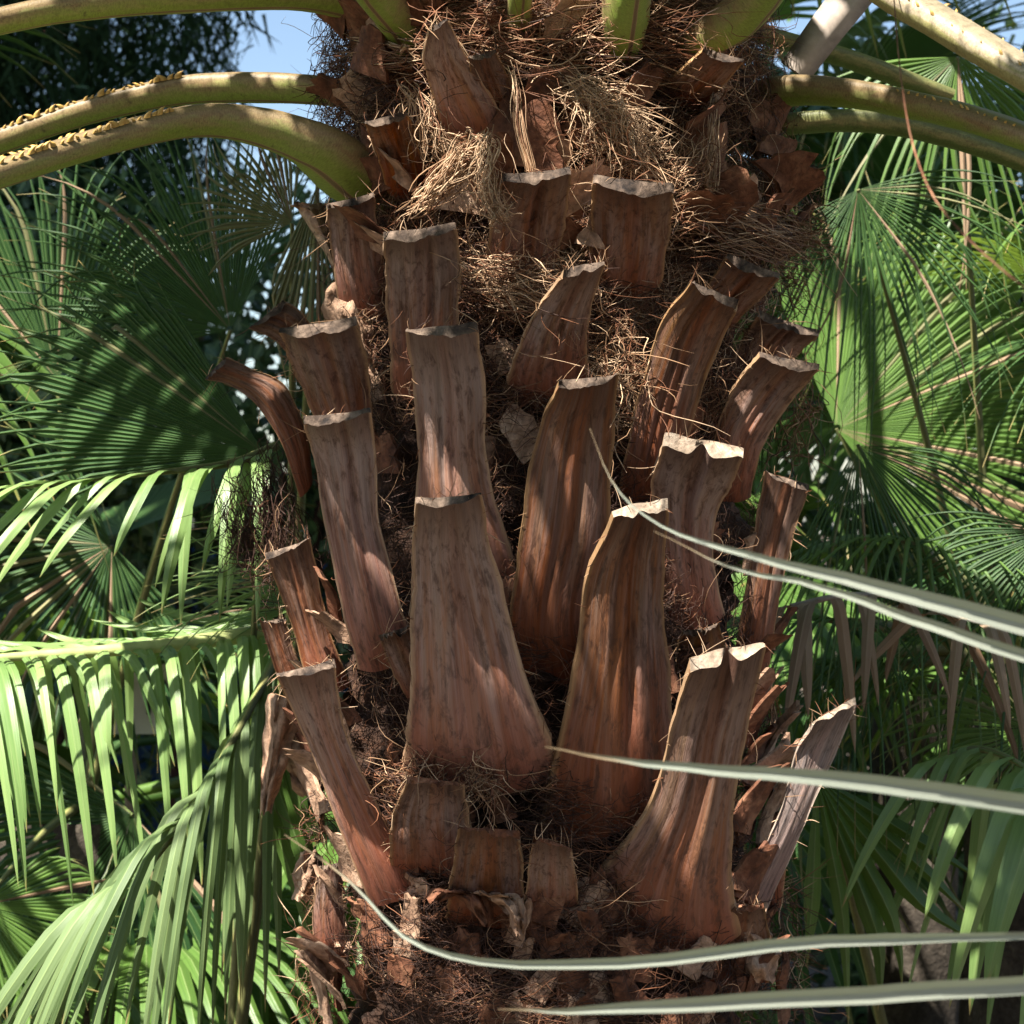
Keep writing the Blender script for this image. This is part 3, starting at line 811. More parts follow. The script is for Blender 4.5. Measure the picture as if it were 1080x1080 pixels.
tuft('fibre_tuft', [(500, 800, -.02), (505, 815, -.03), (515, 830, -.03)], 160, .008, .6, .00045, 48, (1, 3, 3, 1), ang=1.4, frayed=1.6)
tuft('fibre_tuft', [(805, 690, -.02), (812, 730, -.02), (818, 775, -.02)], 26, .003, .8, .0005, 49, (0, 1, 3, 2), ang=.6, frayed=.8)
tuft('fibre_tuft', [(395, 815, -.03), (430, 830, -.035), (450, 810, -.035)], 200, .010, .6, .00045, 50, (3, 3, 2, .5), ang=1.0, frayed=1.2)
for i, (px, py) in enumerate([(335, 950), (330, 1000), (335, 1050), (825, 940), (830, 1000), (828, 1050), (330, 860), (840, 200), (848, 240), (835, 300), (350, 90), (360, 130), (820, 120)]):
    tuft('fibre_tuft', [(px - 8, py - 14, .01), (px, py, .0), (px + 8, py + 16, .01)], 60, .008, .7, .00045, 60 + i, (3, 4, 2, 1), ang=1.3, frayed=1.5)

rng = np.random.default_rng(123)
pick = rng.integers(0, len(FRAY), 1500)
Pf = np.zeros((1500, 6, 3))
for i, q in enumerate(pick):
    p, o_ = FRAY[q]
    d = np.array(o_) * rng.uniform(.2, 1) + rng.normal(0, .45, 3) + np.array([0, -.15, -.25 if o_.z < .5 else .3])
    d /= np.linalg.norm(d); l = rng.uniform(.004, .02) * (2 if rng.random() < .07 else 1); cu = rng.normal(0, .5, 3)
    for k in range(6):
        t = k / 5
        Pf[i, k] = np.array(p) - d * .003 + d * l * t + cu * l * t * t * .6
fibre_mesh(Pf, .00035 * rng.uniform(.6, 1.5, 1500), np.stack([DARK, RUST, TAN, STRAW])[rng.choice(4, 1500, p=[.1, .3, .4, .2])] * rng.uniform(.7, 1.3, (1500, 1)), 'frayed_margin', palm)

# ------------------------------------------------------------------ green petioles of the crown
thorn_me = None
def thorn_mesh():
    mb = MB()
    rows = []
    for i, (x, z, r) in enumerate([(0, 0, .0045), (.001, .004, .0036), (.004, .007, .0022), (.008, .008, .0004)]):
        rows.append([(x + r * math.cos(2 * math.pi * j / 6) * 1.2, r * math.sin(2 * math.pi * j / 6) * .6, z) for j in range(6)])
    mb.grid(rows, close=True)
    return mb.mesh('thorn')


def petiole(path, name='petiole', mat='petiole', thorns=0, depth_k=1.3, parent=None, seed=0, flat=0.0, t_range=(0.35, 1.0), tk=1.0):
    """path [(px,py,depth,thickness px)] centre line; crescent section, flat side up"""
    global thorn_me
    parent = parent or palm
    S = catmull(path, 40)
    C = [W(p[0], p[1], p[2]) for p in S]
    rows, uvs, edges = [], [], []
    NS = 20
    for i, c in enumerate(C):
        t = (C[min(i + 1, 39)] - C[max(i - 1, 0)]).normalized()
        side = t.cross(Vector((0, 0, 1)))
        if side.length < .15: side = Vector((1, 0, 0)) - t * t.x
        side.normalize()
        up = side.cross(t).normalized()
        if up.z < 0: up, side = -up, -side
        h = S[i][3] * (S[i][2] + D) / D / 2000
        w = h * depth_k
        r_, u_ = [], []
        for j in range(NS):
            a = 2 * math.pi * j / NS - math.pi / 2       # starts at the belly
            ca, sa = math.cos(a), math.sin(a)
            zz = sa if sa < 0 else sa * 0.75 - 0.0
            top_hollow = 0.28 * max(0, sa) ** 3
            nz = 1 + 0.05 * noise.noise(Vector((i * .35, j * .5, seed)))
            r_.append(c + side * (w * ca * nz) + up * (h * (zz - top_hollow) * nz))
            u_.append((j / NS, i / 39 * 3))
        rows.append(r_); uvs.append(u_)
        edges.append((c + side * w * .93 + up * h * .28, c - side * w * .93 + up * h * .28, t, side, up))
    mb = MB(); mb.grid(rows, uvs, close=True); mb.face(rows[-1]); mb.face(list(reversed(rows[0])))
    o = mb.build(name, M[mat], parent)
    if thorns:
        if thorn_me is None:
            thorn_me = thorn_mesh(); thorn_me.materials.append(M['thorn'])
        rr = random.Random(seed + 5)
        org = root_loc(parent)
        for e in (0, 1):
            for q in range(thorns):
                f = (t_range[0] + (t_range[1] - t_range[0]) * (q + rr.uniform(-.25, .25)) / thorns) * 39
                f = max(0, min(38.99, f)); i = int(f); g_ = f - i
                p = edges[i][e].lerp(edges[i + 1][e], g_)
                t, side, up = edges[i][2], edges[i][3] * (1 if e == 0 else -1), edges[i][4]
                th = bpy.data.objects.new('thorn', thorn_me); col.objects.link(th); th.parent = o
                zax = (up * .8 + side * .5).normalized(); xax = (-t - zax * (-t).dot(zax)).normalized()
                if rr.random() < .25: xax = -xax
                yax = zax.cross(xax)
                k = rr.uniform(.35, .85) * tk
                from mathutils import Matrix
                m3 = Matrix((xax, yax, zax)).transposed().to_4x4()
                th.matrix_local = Matrix.Translation(p - org) @ m3 @ Matrix.Scale(k, 4)
    return o


petiole([(400, 205, -.10, 40), (372, 182, -.15, 64), (330, 148, -.19, 60), (270, 128, -.21, 50), (200, 123, -.24, 44), (110, 143, -.29, 42), (0, 178, -.36, 40), (-130, 225, -.42, 38)], thorns=36, seed=1, t_range=(.62, 1))
petiole([(400, 100, -.06, 36), (345, 92, -.05, 38), (270, 88, -.04, 40), (190, 92, -.04, 38), (100, 112, -.05, 34), (0, 146, -.06, 32), (-130, 195, -.07, 30)], thorns=36, seed=2, t_range=(.5, 1))
petiole([(450, 40, -.10, 60), (400, 5, -.14, 56), (320, -12, -.18, 46), (200, -8, -.22, 42), (100, 1, -.26, 38), (0, 18, -.30, 36), (-130, 55, -.36, 34)], thorns=0, seed=3)
petiole([(775, 108, -.05, 42), (830, 92, -.09, 42), (890, 93, -.13, 40), (960, 105, -.18, 40), (1030, 122, -.24, 38), (1100, 148, -.30, 36), (1220, 200, -.36, 34)], thorns=22, seed=4, t_range=(.5, 1), tk=.6)
petiole([(775, 135, -.02, 30), (830, 128, -.03, 30), (890, 124, -.03, 30), (950, 130, -.03, 28), (1020, 148, -.03, 26), (1140, 190, -.02, 24)], seed=5, mat='green_stem')
petiole([(780, -150, -.30, 46), (850, -80, -.40, 44), (925, -22, -.48, 44), (1000, 24, -.55, 44), (1090, 78, -.62, 42), (1200, 150, -.68, 40), (1420, 320, -.78, 34), (1650, 540, -.85, 28)], seed=6, mat='petiole_pale', thorns=26, t_range=(.3, 1), tk=.55)
petiole([(705, 52, -.18, 34), (740, 36, -.22, 52), (785, 6, -.25, 60), (840, -60, -.30, 56), (930, -170, -.34, 50)], seed=7, depth_k=.8)
petiole([(655, 50, -.20, 70), (660, 8, -.27, 92), (668, -50, -.33, 80), (680, -160, -.42, 60)], seed=8, depth_k=.55)
petiole([(548, 50, -.20, 50), (548, 6, -.27, 44), (552, -50, -.33, 50), (560, -160, -.42, 46)], seed=9, depth_k=.6)
petiole([(455, 70, -.14, 60), (415, 10, -.23, 58), (380, -40, -.28, 60), (330, -140, -.38, 54)], seed=10, depth_k=.7)
petiole([(760, 20, .12, 24), (830, 42, .14, 24), (900, 62, .16, 24), (1000, 100, .2, 22)], seed=11, mat='green_stem')
# dry flat strip crossing the upper right
mb = MB()
pa = [W(930, -60, -.05), W(905, -12, -.06), (W(872, 30, -.07)), W(838, 76, -.06)]
rows = []
for i, c in enumerate(pa):
    w = Vector((.020 - .002 * i, 0, -.010)); d = Vector((0, -.006, 0))
    rows.append([c - w, c + d, c + w, c - d * .5])
mb.grid(rows, close=True); mb.face(rows[0]); mb.face(list(reversed(rows[-1])))
mb.build('dry_strip', M['dry_stem'], palm)


# ------------------------------------------------------------------ fan leaves
def blade(pts, hw, side, fold=0.35, mb=None, taper_uv=True):
    """folded strip along pts; side = width direction per point"""
    mb = mb or MB()
    rows, uvs = [], []
    n_ = len(pts)
    for i, p in enumerate(pts):
        t = (pts[min(i + 1, n_ - 1)] - pts[max(i - 1, 0)])
        if t.length > 0: t.normalize()
        s = side[i] if isinstance(side, list) else side
        s = s - t * s.dot(t)
        if s.length > 1e-6: s.normalize()
        nn = s.cross(t)
        w = hw[i]
        m_ = p - nn * (w * fold)
        rows.append([p - s * w, m_, m_, p + s * w])
        v = i / (n_ - 1)
        uvs.append([(0, v), (.5, v), (.5, v), (1, v)])
    b = len(mb.v)
    for r, u in zip(rows, uvs):
        for p, q in zip(r, u): mb.v.append(tuple(p)); mb.uv.append(q)
    for i in range(n_ - 1):
        for j in (0, 2):
            mb.f.append((b + i * 4 + j, b + i * 4 + j + 1, b + i * 4 + 4 + j + 1, b + i * 4 + 4 + j))
    return mb


def fan(parent, hub, ang, length, spread, n_, mat, tilt=0.0, ntilt=(0, 0), split=0.55, droop=0.2, fold=0.95, seed=0, joined=False, stem_to=None,
        curve=0.0, jitter=0.06, hub_w=True, stem_mat='green_stem', stem_r=.0065, wk=1.0, rank=0.0):
    """palmate leaf; hub (px,py,depth), ang = image angle of its middle in degrees, length in photo px"""
    rr = random.Random(seed)
    H = W(*hub) if hub_w else Vector(hub)
    k = ((H.y + D) / D / 1000) if hub_w else 0.001
    Lm = length * k
    a = math.radians(ang)
    A = Vector((math.cos(a) * math.cos(tilt), -math.sin(tilt), math.sin(a) * math.cos(tilt)))
    Nn = Vector((ntilt[0], -1, ntilt[1])); Nn = (Nn - A * Nn.dot(A)).normalized()
    Sd = Nn.cross(A).normalized()
    mb = MB()
    if stem_to is not None:
        q = Vector(stem_to)
        mid = (H + q) / 2 + Vector((0, 0.02, 0.05 * (H - q).length))
        pts = [Vector(v) for v in catmull([tuple(q), tuple(mid), tuple(H)], 14)]
        mb.tube(pts, [stem_r * (1.3 - .9 * i / 13) for i in range(14)], 8)
    else:
        mb.tube([H - A * .03, H, H + A * Lm * .1], [stem_r, stem_r, stem_r * .3], 8)
    leaf = mb.build('leaf', M[stem_mat] if not joined else M[mat], parent) if not joined else None
    dphi = math.radians(spread) / max(1, n_ - 1)
    K = 11
    jm = mb if joined else None
    for i in range(n_):
        f = i / max(1, n_ - 1) * 2 - 1
        phi = f * math.radians(spread) / 2 + rr.gauss(0, dphi * .16)
        d = A * math.cos(phi) + Sd * math.sin(phi)
        ls = Lm * (1 - .22 * abs(f) ** 2) * rr.uniform(1 - jitter * 1.5, 1 + jitter)
        rs = split * ls * rr.uniform(.92, 1.06)
        dr = droop * rr.uniform(.6, 1.4)
        lat = rr.gauss(0, .07) if rr.random() > .08 else rr.gauss(0, .4)
        if rr.random() < .07: dr = max(dr, .2) * 3
        lm = 'fan_dry' if rr.random() < .03 else ('fan_olive' if rr.random() < .04 else mat)
        pts, hw, sides = [], [], []
        tang = Nn.cross(d).normalized()
        tw = rr.gauss(0, .35)
        for j in range(K):
            v = j / (K - 1)
            r = ls * (.015 + .985 * v)
            e = max(0, (r - rs) / (ls - rs))
            g_ = Vector((0, 0, -1)) * (dr * ls * (e ** 1.8) * .8 + droop * ls * .12 * v * v)
            p = H + d * (r * (1 - .22 * dr * e * e)) + g_ + tang * (lat * ls * e * e) + Nn * (curve * ls * v * v)
            w = r * math.tan(dphi / 2) * (1.0 - .26 * min(1, v * 2)) * wk
            if e > 0:
                w = rs * math.tan(dphi / 2) * .76 * wk * (1 - e ** 1.25) * (1 - .12 * e) + .0003
            pts.append(p); hw.append(w)
            sides.append(tang * math.cos(tw * e) + Nn * math.sin(tw * e))
        if joined: blade(pts, hw, sides, fold, jm)
        else:
            blade(pts, hw, sides, fold).build('leaflet', M[lm], leaf)
    if joined:
        return mb.build('leaf', M[mat], parent, 'stuff')
    return leaf


def fan_palm(loc, label, group, stem_h, stem_r=.07, seed=0):
    t = thing('fan_palm', loc, label, 'palm', group)
    rr = random.Random(seed)
    rows = []
    x, y, z = loc
    for i in range(24):
        v = i / 23
        rows.append([(x + math.cos(j / 16 * 6.283) * q, y + math.sin(j / 16 * 6.283) * q, z - .03 + v * (stem_h + .03))
                     for j in range(16) for q in [stem_r * (1.1 - .3 * v) * (1 + .18 * noise.noise(Vector((j * .9, i * .8, seed))))]])
    mb = MB(); mb.grid(rows, close=True); mb.face(rows[-1])
    mb.build('stem', M['stem'], t)
    return t


GL = 'fan palms behind the trunk'
# --- left
pA = fan_palm((-.36, .42, 0), 'fan palm with bright drooping leaves close against the trunk, lower left', GL, .8, seed=1)
topA = (-.36, .42, .8)
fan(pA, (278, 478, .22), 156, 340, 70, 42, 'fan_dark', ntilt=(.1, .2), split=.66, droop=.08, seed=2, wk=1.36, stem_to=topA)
# bright drooping leaf with a stout rib across the lower left
def rib_leaf(parent, path, mat, leaflets, seed=0, rib_px=10, stem_mat='green_stem'):
    """costapalmate leaf seen edge-on: a stout rib with leaflets hanging off both sides.
    leaflets: list of (t on rib, dx, dy, ddepth, width px) end offsets in photo px"""
    rr = random.Random(seed)
    S = catmull(path, 30)
    C = [W(*p) for p in S]
    mb = MB(); mb.tube(C, [rib_px * .0006 * (1.2 - .9 * i / 29) for i in range(30)], 8)
    leaf = mb.build('leaf', M[stem_mat], parent)
    for (t, dx, dy, dd, wpx) in leaflets:
        i = t * 28.99; a = int(i); c = C[a].lerp(C[a + 1], i - a)
        px, py, dep = [S[a][q] * (1 - (i - a)) + S[a + 1][q] * (i - a) for q in range(3)]
        ctrl = [(px, py, dep), (px + dx * .30, py + min(dy * .12, dy * .12) - 6, dep + dd * .5), (px + dx * .62, py + dy * .42, dep + dd * .85), (px + dx * .86, py + dy * .75, dep + dd), (px + dx, py + dy, dep + dd)]
        P = [W(*p) for p in catmull(ctrl, 13)]
        k = (dep + D) / D / 1000
        hw = [wpx / 2 * k * (math.sin(math.pi * min(1, (.14 + .86 * v) ** .75)) ** .75 + .02) for v in [q / 12 for q in range(13)]]
        tw = rr.gauss(0, .5)
        sd = [Vector((1, tw * v, .25)) for v in [q / 12 for q in range(13)]]
        blade(P, hw, sd, .3).build('leaflet', M[mat], leaf)
    return leaf


rr = random.Random(5)
lf = []
for i in range(26):
    t = .14 + .82 * (i + rr.uniform(-.45, .45)) / 25.5
    lf.append((max(.02, min(.98, t)), rr.uniform(5, 75), rr.uniform(120, 270), rr.uniform(-.12, -.03), rr.uniform(8, 13)))
for i in range(18):
    t = .1 + .85 * i / 17
    lf.append((t, rr.uniform(-10, 40), rr.uniform(90, 170), rr.uniform(.03, .14), rr.uniform(7, 11)))
for i in range(16):                       # upper row that points up-left along the rib
    t = .1 + .6 * i / 15
    lf.append((t, rr.uniform(-150, -60), rr.uniform(-38, 10), rr.uniform(-.02, .1), rr.uniform(8, 12)))
rib_leaf(pA, [(330, 655, .34), (270, 668, .30), (180, 680, .26), (90, 688, .22), (0, 694, .18), (-60, 702, .16)], 'fan_light', lf, 5, 17, 'rib_pale')
# narrow bright leaflets right of it, pointing left from the trunk
fan(pA, (318, 640, .30), 172, 150, 60, 16, 'fan_light', ntilt=(0, .5), split=.3, droop=.12, seed=8, stem_to=topA, wk=.9)
fan(pA, (325, 605, .24), 188, 190, 46, 12, 'fan_light', ntilt=(0, .6), split=.3, droop=.22, seed=81, stem_to=topA, wk=.9)
fan(pA, (318, 560, .20), 180, 150, 40, 9, 'fan_light', ntilt=(0, .5), split=.3, droop=.1, seed=82, stem_to=topA, wk=.8)
# drooping tips of the leaf above
lf = []
for (t, dx, dy, w) in [(.1, -35, 165, 15), (.16, -50, 120, 13), (.22, -20, 170, 14), (.3, -70, 130, 13), (.36, -48, 155, 16), (.42, -12, 165, 13), (.5, -60, 90, 12), (.56, -120, 110, 12), (.62, -100, 80, 12), (.68, -130, 120, 13), (.74, -150, 140, 13), (.8, -120, 90, 12), (.86, -140, 60, 12), (.92, -130, 110, 12), (.98, -100, 60, 11), (.05, -12, 190, 12), (.13, 5, 150, 11)]:
    lf.append((t, dx, dy, rr.uniform(-.12, -.02), w))
rib_leaf(pA, [(292, 470, .20), (245, 488, .17), (180, 497, .14), (100, 505, .12), (20, 515, .1)], 'fan_light', lf, 9, 8)
# broad leaf folding down at the bottom left
lf = []
for i in range(30):
    i = i * 21 / 29
    t = .04 + .9 * i / 21
    lf.append((t, -130 * i / 21 + 75 * (1 - i / 21) - 60 + rr.uniform(-35, 45), 330 - 60 * (i / 21) + rr.uniform(-70, 40), rr.uniform(-.14, .12), rr.uniform(8, 17)))
rib_leaf(pA, [(292, 690, .26), (268, 738, .18), (240, 790, .12), (205, 850, .08), (165, 905, .05), (130, 950, .05)], 'fan_pale', lf, 10, 9)
lf = [(.1 + .8 * i / 9, 20 + 10 * i, 250 + rr.uniform(-60, 40), rr.uniform(-.05, .1), rr.uniform(12, 18)) for i in range(10)]
rib_leaf(pA, [(300, 700, .30), (285, 740, .26), (262, 785, .22), (235, 830, .2)], 'fan_mid', lf, 11, 7)

pB = fan_palm((-.62, .85, 0), 'fan palm with wide blue-green fans behind the trunk, upper left', GL, 1.15, seed=3)
topB = (-.62, .85, 1.18)
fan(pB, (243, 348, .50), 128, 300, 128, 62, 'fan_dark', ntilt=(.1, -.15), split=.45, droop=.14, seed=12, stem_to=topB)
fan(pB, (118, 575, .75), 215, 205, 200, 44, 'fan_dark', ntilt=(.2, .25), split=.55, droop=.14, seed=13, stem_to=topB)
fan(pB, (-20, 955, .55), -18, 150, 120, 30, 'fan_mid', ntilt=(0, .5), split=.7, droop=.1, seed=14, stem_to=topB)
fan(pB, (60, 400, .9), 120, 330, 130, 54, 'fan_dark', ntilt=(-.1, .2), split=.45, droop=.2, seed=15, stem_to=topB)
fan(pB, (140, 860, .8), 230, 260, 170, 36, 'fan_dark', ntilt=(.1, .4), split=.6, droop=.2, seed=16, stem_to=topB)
fan(pB, (308, 235, .34), 145, 130, 120, 24, 'fan_olive', ntilt=(.3, -.3), split=.5, droop=.12, seed=17, stem_to=(-.3, .6, 1.3))
fan(pB, (335, 195, .30), 262, 170, 36, 12, 'fan_olive', ntilt=(.1, 0), split=.85, droop=.02, seed=18, stem_to=(-.3, .6, 1.3))

# --- right
pC = fan_palm((.75, 1.0, 0), 'fan palm with a sunlit broad fan beside the trunk on the right', GL, 1.2, seed=4)
topC = (.75, 1.0, 1.22)
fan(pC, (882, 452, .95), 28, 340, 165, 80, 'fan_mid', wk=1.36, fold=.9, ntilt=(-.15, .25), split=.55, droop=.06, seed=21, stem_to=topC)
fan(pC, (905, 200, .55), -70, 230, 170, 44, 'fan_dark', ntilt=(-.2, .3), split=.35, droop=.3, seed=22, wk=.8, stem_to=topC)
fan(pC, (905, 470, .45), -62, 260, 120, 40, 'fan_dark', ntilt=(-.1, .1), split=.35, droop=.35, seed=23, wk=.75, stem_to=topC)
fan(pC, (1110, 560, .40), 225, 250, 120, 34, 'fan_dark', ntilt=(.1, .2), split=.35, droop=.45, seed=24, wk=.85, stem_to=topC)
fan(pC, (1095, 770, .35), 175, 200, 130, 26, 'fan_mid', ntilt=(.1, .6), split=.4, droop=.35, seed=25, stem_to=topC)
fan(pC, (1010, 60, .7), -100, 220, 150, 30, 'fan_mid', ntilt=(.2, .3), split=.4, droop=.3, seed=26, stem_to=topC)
# bright leaflets at the lower right
lf = [(.05, -118, 160, -.05, 14), (.12, -60, 130, -.03, 13), (.2, -40, 120, .0, 12), (.3, -70, 150, .0, 10), (.4, -30, 210, .02, 18), (.5, -90, 170, -.06, 20), (.6, -60, 260, -.05, 26), (.7, -100, 240, -.08, 30), (.8, -80, 210, -.1, 34), (.9, -60, 280, -.1, 24), (.97, -20, 250, -.1, 20)]
rib_leaf(pC, [(1000, 800, .30), (1030, 790, .26), (1065, 800, .22), (1110, 830, .2), (1150, 860, .2)], 'fan_light', lf, 31, 8)
lf = [(.1, -150, 90, 0, 12), (.2, -140, 150, 0, 12), (.35, -110, 190, .02, 12), (.5, -100, 230, .02, 13), (.65, -80, 220, .02, 15), (.8, -60, 260, 0, 15), (.95, -30, 240, 0, 14)]
rib_leaf(pC, [(985, 850, .38), (1030, 830, .36), (1080, 830, .34), (1130, 850, .34)], 'fan_light', lf, 32, 7)
# hanging dry leaflets
lf = []
for (x, dx, dy, w) in [(0, -28, 60, 12), (.05, 12, 165, 13), (.12, -30, 140, 14), (.2, 14, 170, 14), (.3, 40, 170, 11), (.38, -10, 110, 16), (.45, 75, 160, 14), (.55, -25, 140, 14), (.62, 60, 190, 12), (.7, -60, 120, 13), (.78, -12, 140, 16), (.88, 55, 150, 13), (.95, 20, 190, 12)]:
    lf.append((x, dx * rr.uniform(.5, 1.8), dy * rr.uniform(.6, 1.2), rr.uniform(-.1, .1), w * rr.uniform(.7, 1.2)))
rib_leaf(pC, [(835, 640, .26), (890, 628, .24), (950, 630, .24), (1010, 650, .26), (1060, 665, .28)], 'fan_dry', lf, 33, 6, 'dry_stem')
fan(pC, (862, 820, .35), -60, 240, 60, 7, 'fan_mid', ntilt=(-.3, .3), split=.6, droop=.05, seed=34, stem_to=(.5, .6, .9), wk=1.2)

# --- further back: filler palms, whole leaves
def back_palm(loc, label, h, leaves, seed, mats=('fan_dark', 'fan_dark', 'fan_mid'), L=(.45, .7), apart=False, split=.5, wk=1.0, nl=(26, 36), dr=(.1, .35), elr=(-.5, 1.1), azr=(0, 6.283), reach=(.35, .75)):
    t = fan_palm(loc, label, GL, h, .09, seed)
    rr = random.Random(seed)
    for i in range(leaves):
        a = rr.uniform(*azr); el = rr.uniform(*elr)
        d = Vector((math.cos(a) * math.cos(el), math.sin(a) * math.cos(el), math.sin(el)))
        top = Vector(loc) + Vector((0, 0, h))
        hub = top + d * rr.uniform(*reach)
        e2 = el - rr.uniform(.2, .7)
        ax = Vector((math.cos(a) * math.cos(e2), math.sin(a) * math.cos(e2), math.sin(e2)))
        # express as fan(): work directly with vectors
        fan_vec(t, hub, ax, rr.uniform(*L), rr.uniform(130, 230), rr.randint(*nl), rr.choice(mats), top, rr, rr.uniform(*dr), split, apart, wk)
    return t


def pinch_for_sun(pts, hw, gaps):
    """leaflet pinched to its midrib along sun rays meant to reach chosen spots"""
    P, H = [], []
    for i in range(len(pts) - 1):
        for f in (0, .25, .5, .75):
            P.append(pts[i].lerp(pts[i + 1], f)); H.append(hw[i] * (1 - f) + hw[i + 1] * f)
    P.append(pts[-1]); H.append(hw[-1])
    for k, p in enumerate(P):
        for o, rad in gaps:
            q = p - o
            if (q - SUN_TO * q.dot(SUN_TO)).length < rad + H[k] * .5:
                H[k] = min(H[k], .0003); break
    return P, H


def fan_vec(parent, H, A, L, spread, n_, mat, stem_to, rr, droop, split=.5, apart=False, wk=1.0, gaps=None):
    Nn = Vector((rr.gauss(0, .2), rr.gauss(0, .2), 1)); Nn = (Nn - A * Nn.dot(A)).normalized()
    Sd = Nn.cross(A)
    mb = MB()
    q = Vector(stem_to); mid = (H + q) / 2 + Vector((0, 0, .06))
    mb.tube([q, mid, H, H + A * L * .1], [.013, .011, .008, .003], 6)
    dphi = math.radians(spread) / (n_ - 1)
    leaf = mb.build('leaf', M['green_stem'], parent) if apart else None
    for i in range(n_):
        f = i / (n_ - 1) * 2 - 1
        phi = f * math.radians(spread) / 2
        d = A * math.cos(phi) + Sd * math.sin(phi)
        ls = L * (1 - .25 * f * f) * rr.uniform(.88, 1.06); rs = ls * split
        dr = droop * rr.uniform(.6, 1.5); tang = Nn.cross(d)
        pts, hw = [], []
        for j in range(9):
            v = j / 8; r = ls * (.02 + .98 * v); e = max(0, (r - rs) / (ls - rs))
            pts.append(H + d * (r * (1 - .25 * dr * e * e)) + Vector((0, 0, -1)) * (dr * ls * e ** 1.8))
            hw.append(wk * r * math.tan(dphi / 2) if e == 0 else wk * rs * math.tan(dphi / 2) * (1 - e ** 1.3) + .0004)
        if gaps: pts, hw = pinch_for_sun(pts, hw, gaps)
        if apart: blade(pts, hw, tang, .4).build('leaflet', M[mat], leaf)
        else: blade(pts, hw, tang, .35, mb)
    if apart: return leaf
    return mb.build('leaf', M[mat], parent, 'stuff')


back_palm((-.95, 1.9, 0), 'dark fan palm further back at far left', 1.0, 16, 101)
back_palm((-.35, 1.6, 0), 'dark fan palm behind the trunk, left of it', .75, 14, 102)
back_palm((.75, 1.7, 0), 'dark fan palm behind the trunk, right of it', 1.3, 18, 103)
back_palm((1.15, 2.6, 0), 'taller fan palm further back at far right', 1.9, 20, 104, L=(.5, .8))
back_palm((.55, 3.2, 0), 'tall fan palm at the back behind the trunk top, right', 2.3, 20, 105, L=(.5, .8))

back_palm((.72, .70, 0), 'narrow-leaved fan palm right beside the trunk, its thin leaflets hanging', 1.3, 7, 106, L=(.34, .46), apart=True, split=.25, wk=.8, nl=(34, 42), dr=(.35, .8), elr=(-.3, .9), reach=(.2, .4))
back_palm((1.0, 1.3, 0), 'narrow-leaved fan palm at the right edge behind the sunlit fan', 1.7, 9, 107, L=(.4, .6), split=.25, wk=.8, nl=(36, 44), dr=(.3, .8))
back_palm((-1.6, .8, 0), 'tall fan palm added outside the picture at the left, unseen, for its shade', 1.95, 15, 108, L=(.5, .7), elr=(-.2, .8))  # added out of view to shade the plants at the back left

# ------------------------------------------------------------------ crown above the frame (shades the trunk)
rc = random.Random(77)
# gaps shaped into the crown to throw light on these spots of the trunk (photo x, y, radius mm)
SK = np.array([(540 + p.x * 1000 * D / (p.y + D), 540 - (p.z - EYE) * 1000 * D / (p.y + D), p.y) for p in SKIN])


def stands_at(px, py):
    d = np.hypot(SK[:, 0] - px, SK[:, 1] - py)
    near = SK[d < 12]
    return float(near[:, 2].min()) if len(near) else surf_y(px) - .02


GAPS = [(W(px, py, stands_at(px, py)), r * 2.1 / 1000) for px, py, r in [
    (600, 95, 20), (632, 115, 24), (655, 150, 16), (515, 178, 20), (400, 125, 14), (478, 95, 16), (735, 72, 18), (545, 30, 18),
    (435, 242, 16), (660, 198, 20), (700, 205, 14), (560, 185, 10), (612, 288, 16), (640, 310, 12), (530, 298, 20), (500, 325, 14), (750, 235, 16),
    (728, 312, 12), (690, 385, 18), (705, 405, 12), (688, 455, 16), (700, 520, 16), (728, 590, 22), (712, 610, 14), (745, 475, 18),
    (668, 540, 20), (695, 690, 14), (770, 700, 22), (732, 765, 18), (718, 825, 16), (765, 810, 10), (870, 760, 16), (845, 830, 14), (800, 690, 16), (812, 515, 14),
    (305, 600, 26), (325, 655, 22), (342, 700, 16), (318, 730, 22), (338, 790, 22), (352, 850, 14), (298, 775, 22), (322, 805, 18), (378, 335, 14),
    (458, 348, 10), (465, 120, 12), (430, 400, 8), (600, 235, 8), (820, 395, 14), (330, 950, 14), (800, 990, 18), (415, 330, 10), (650, 270, 10), (480, 1010, 9), (700, 1050, 10), (420, 990, 9), (560, 1040, 8), (735, 720, 14), (700, 560, 14), (775, 440, 10), (480, 60, 14), (500, 120, 14), (420, 160, 12), (470, 425, 9), (455, 470, 7), (610, 440, 9), (560, 560, 8), (470, 570, 9), (505, 680, 8), (640, 640, 9), (380, 540, 9), (365, 470, 8), (350, 380, 9), (440, 300, 10), (650, 770, 8), (745, 880, 10), (600, 500, 6), (690, 620, 12), (715, 660, 12), (560, 250, 8), (575, 350, 9), (710, 350, 12), (790, 420, 12), (835, 560, 12)]]
GAPS += [(W(px, py, .16), .04) for px, py in [(180, 600), (220, 580), (260, 610), (200, 640), (280, 640), (150, 570), (240, 650), (290, 590), (120, 530), (60, 540), (250, 530)]]
GAPS += [(W(px, py, .95), .045) for px, py in [(905, 435), (925, 418), (945, 400), (965, 380), (985, 360), (1005, 340), (1025, 318), (1050, 295), (905, 395), (930, 360), (955, 325), (980, 290), (1005, 255)]]
GAPS += [(W(px, py, y), .03) for px, py, y in [(20, 150, -.34), (60, 130, -.3), (110, 120, -.28), (170, 100, -.25), (230, 95, -.22), (300, 105, -.2), (60, 110, -.05), (140, 80, -.05), (220, 68, -.05), (290, 66, -.05), (20, 5, -.3), (130, -20, -.25), (960, 0, -.52), (1010, 25, -.56), (1060, 50, -.6), (850, 72, -.1), (930, 82, -.16), (890, 118, -.03)]]
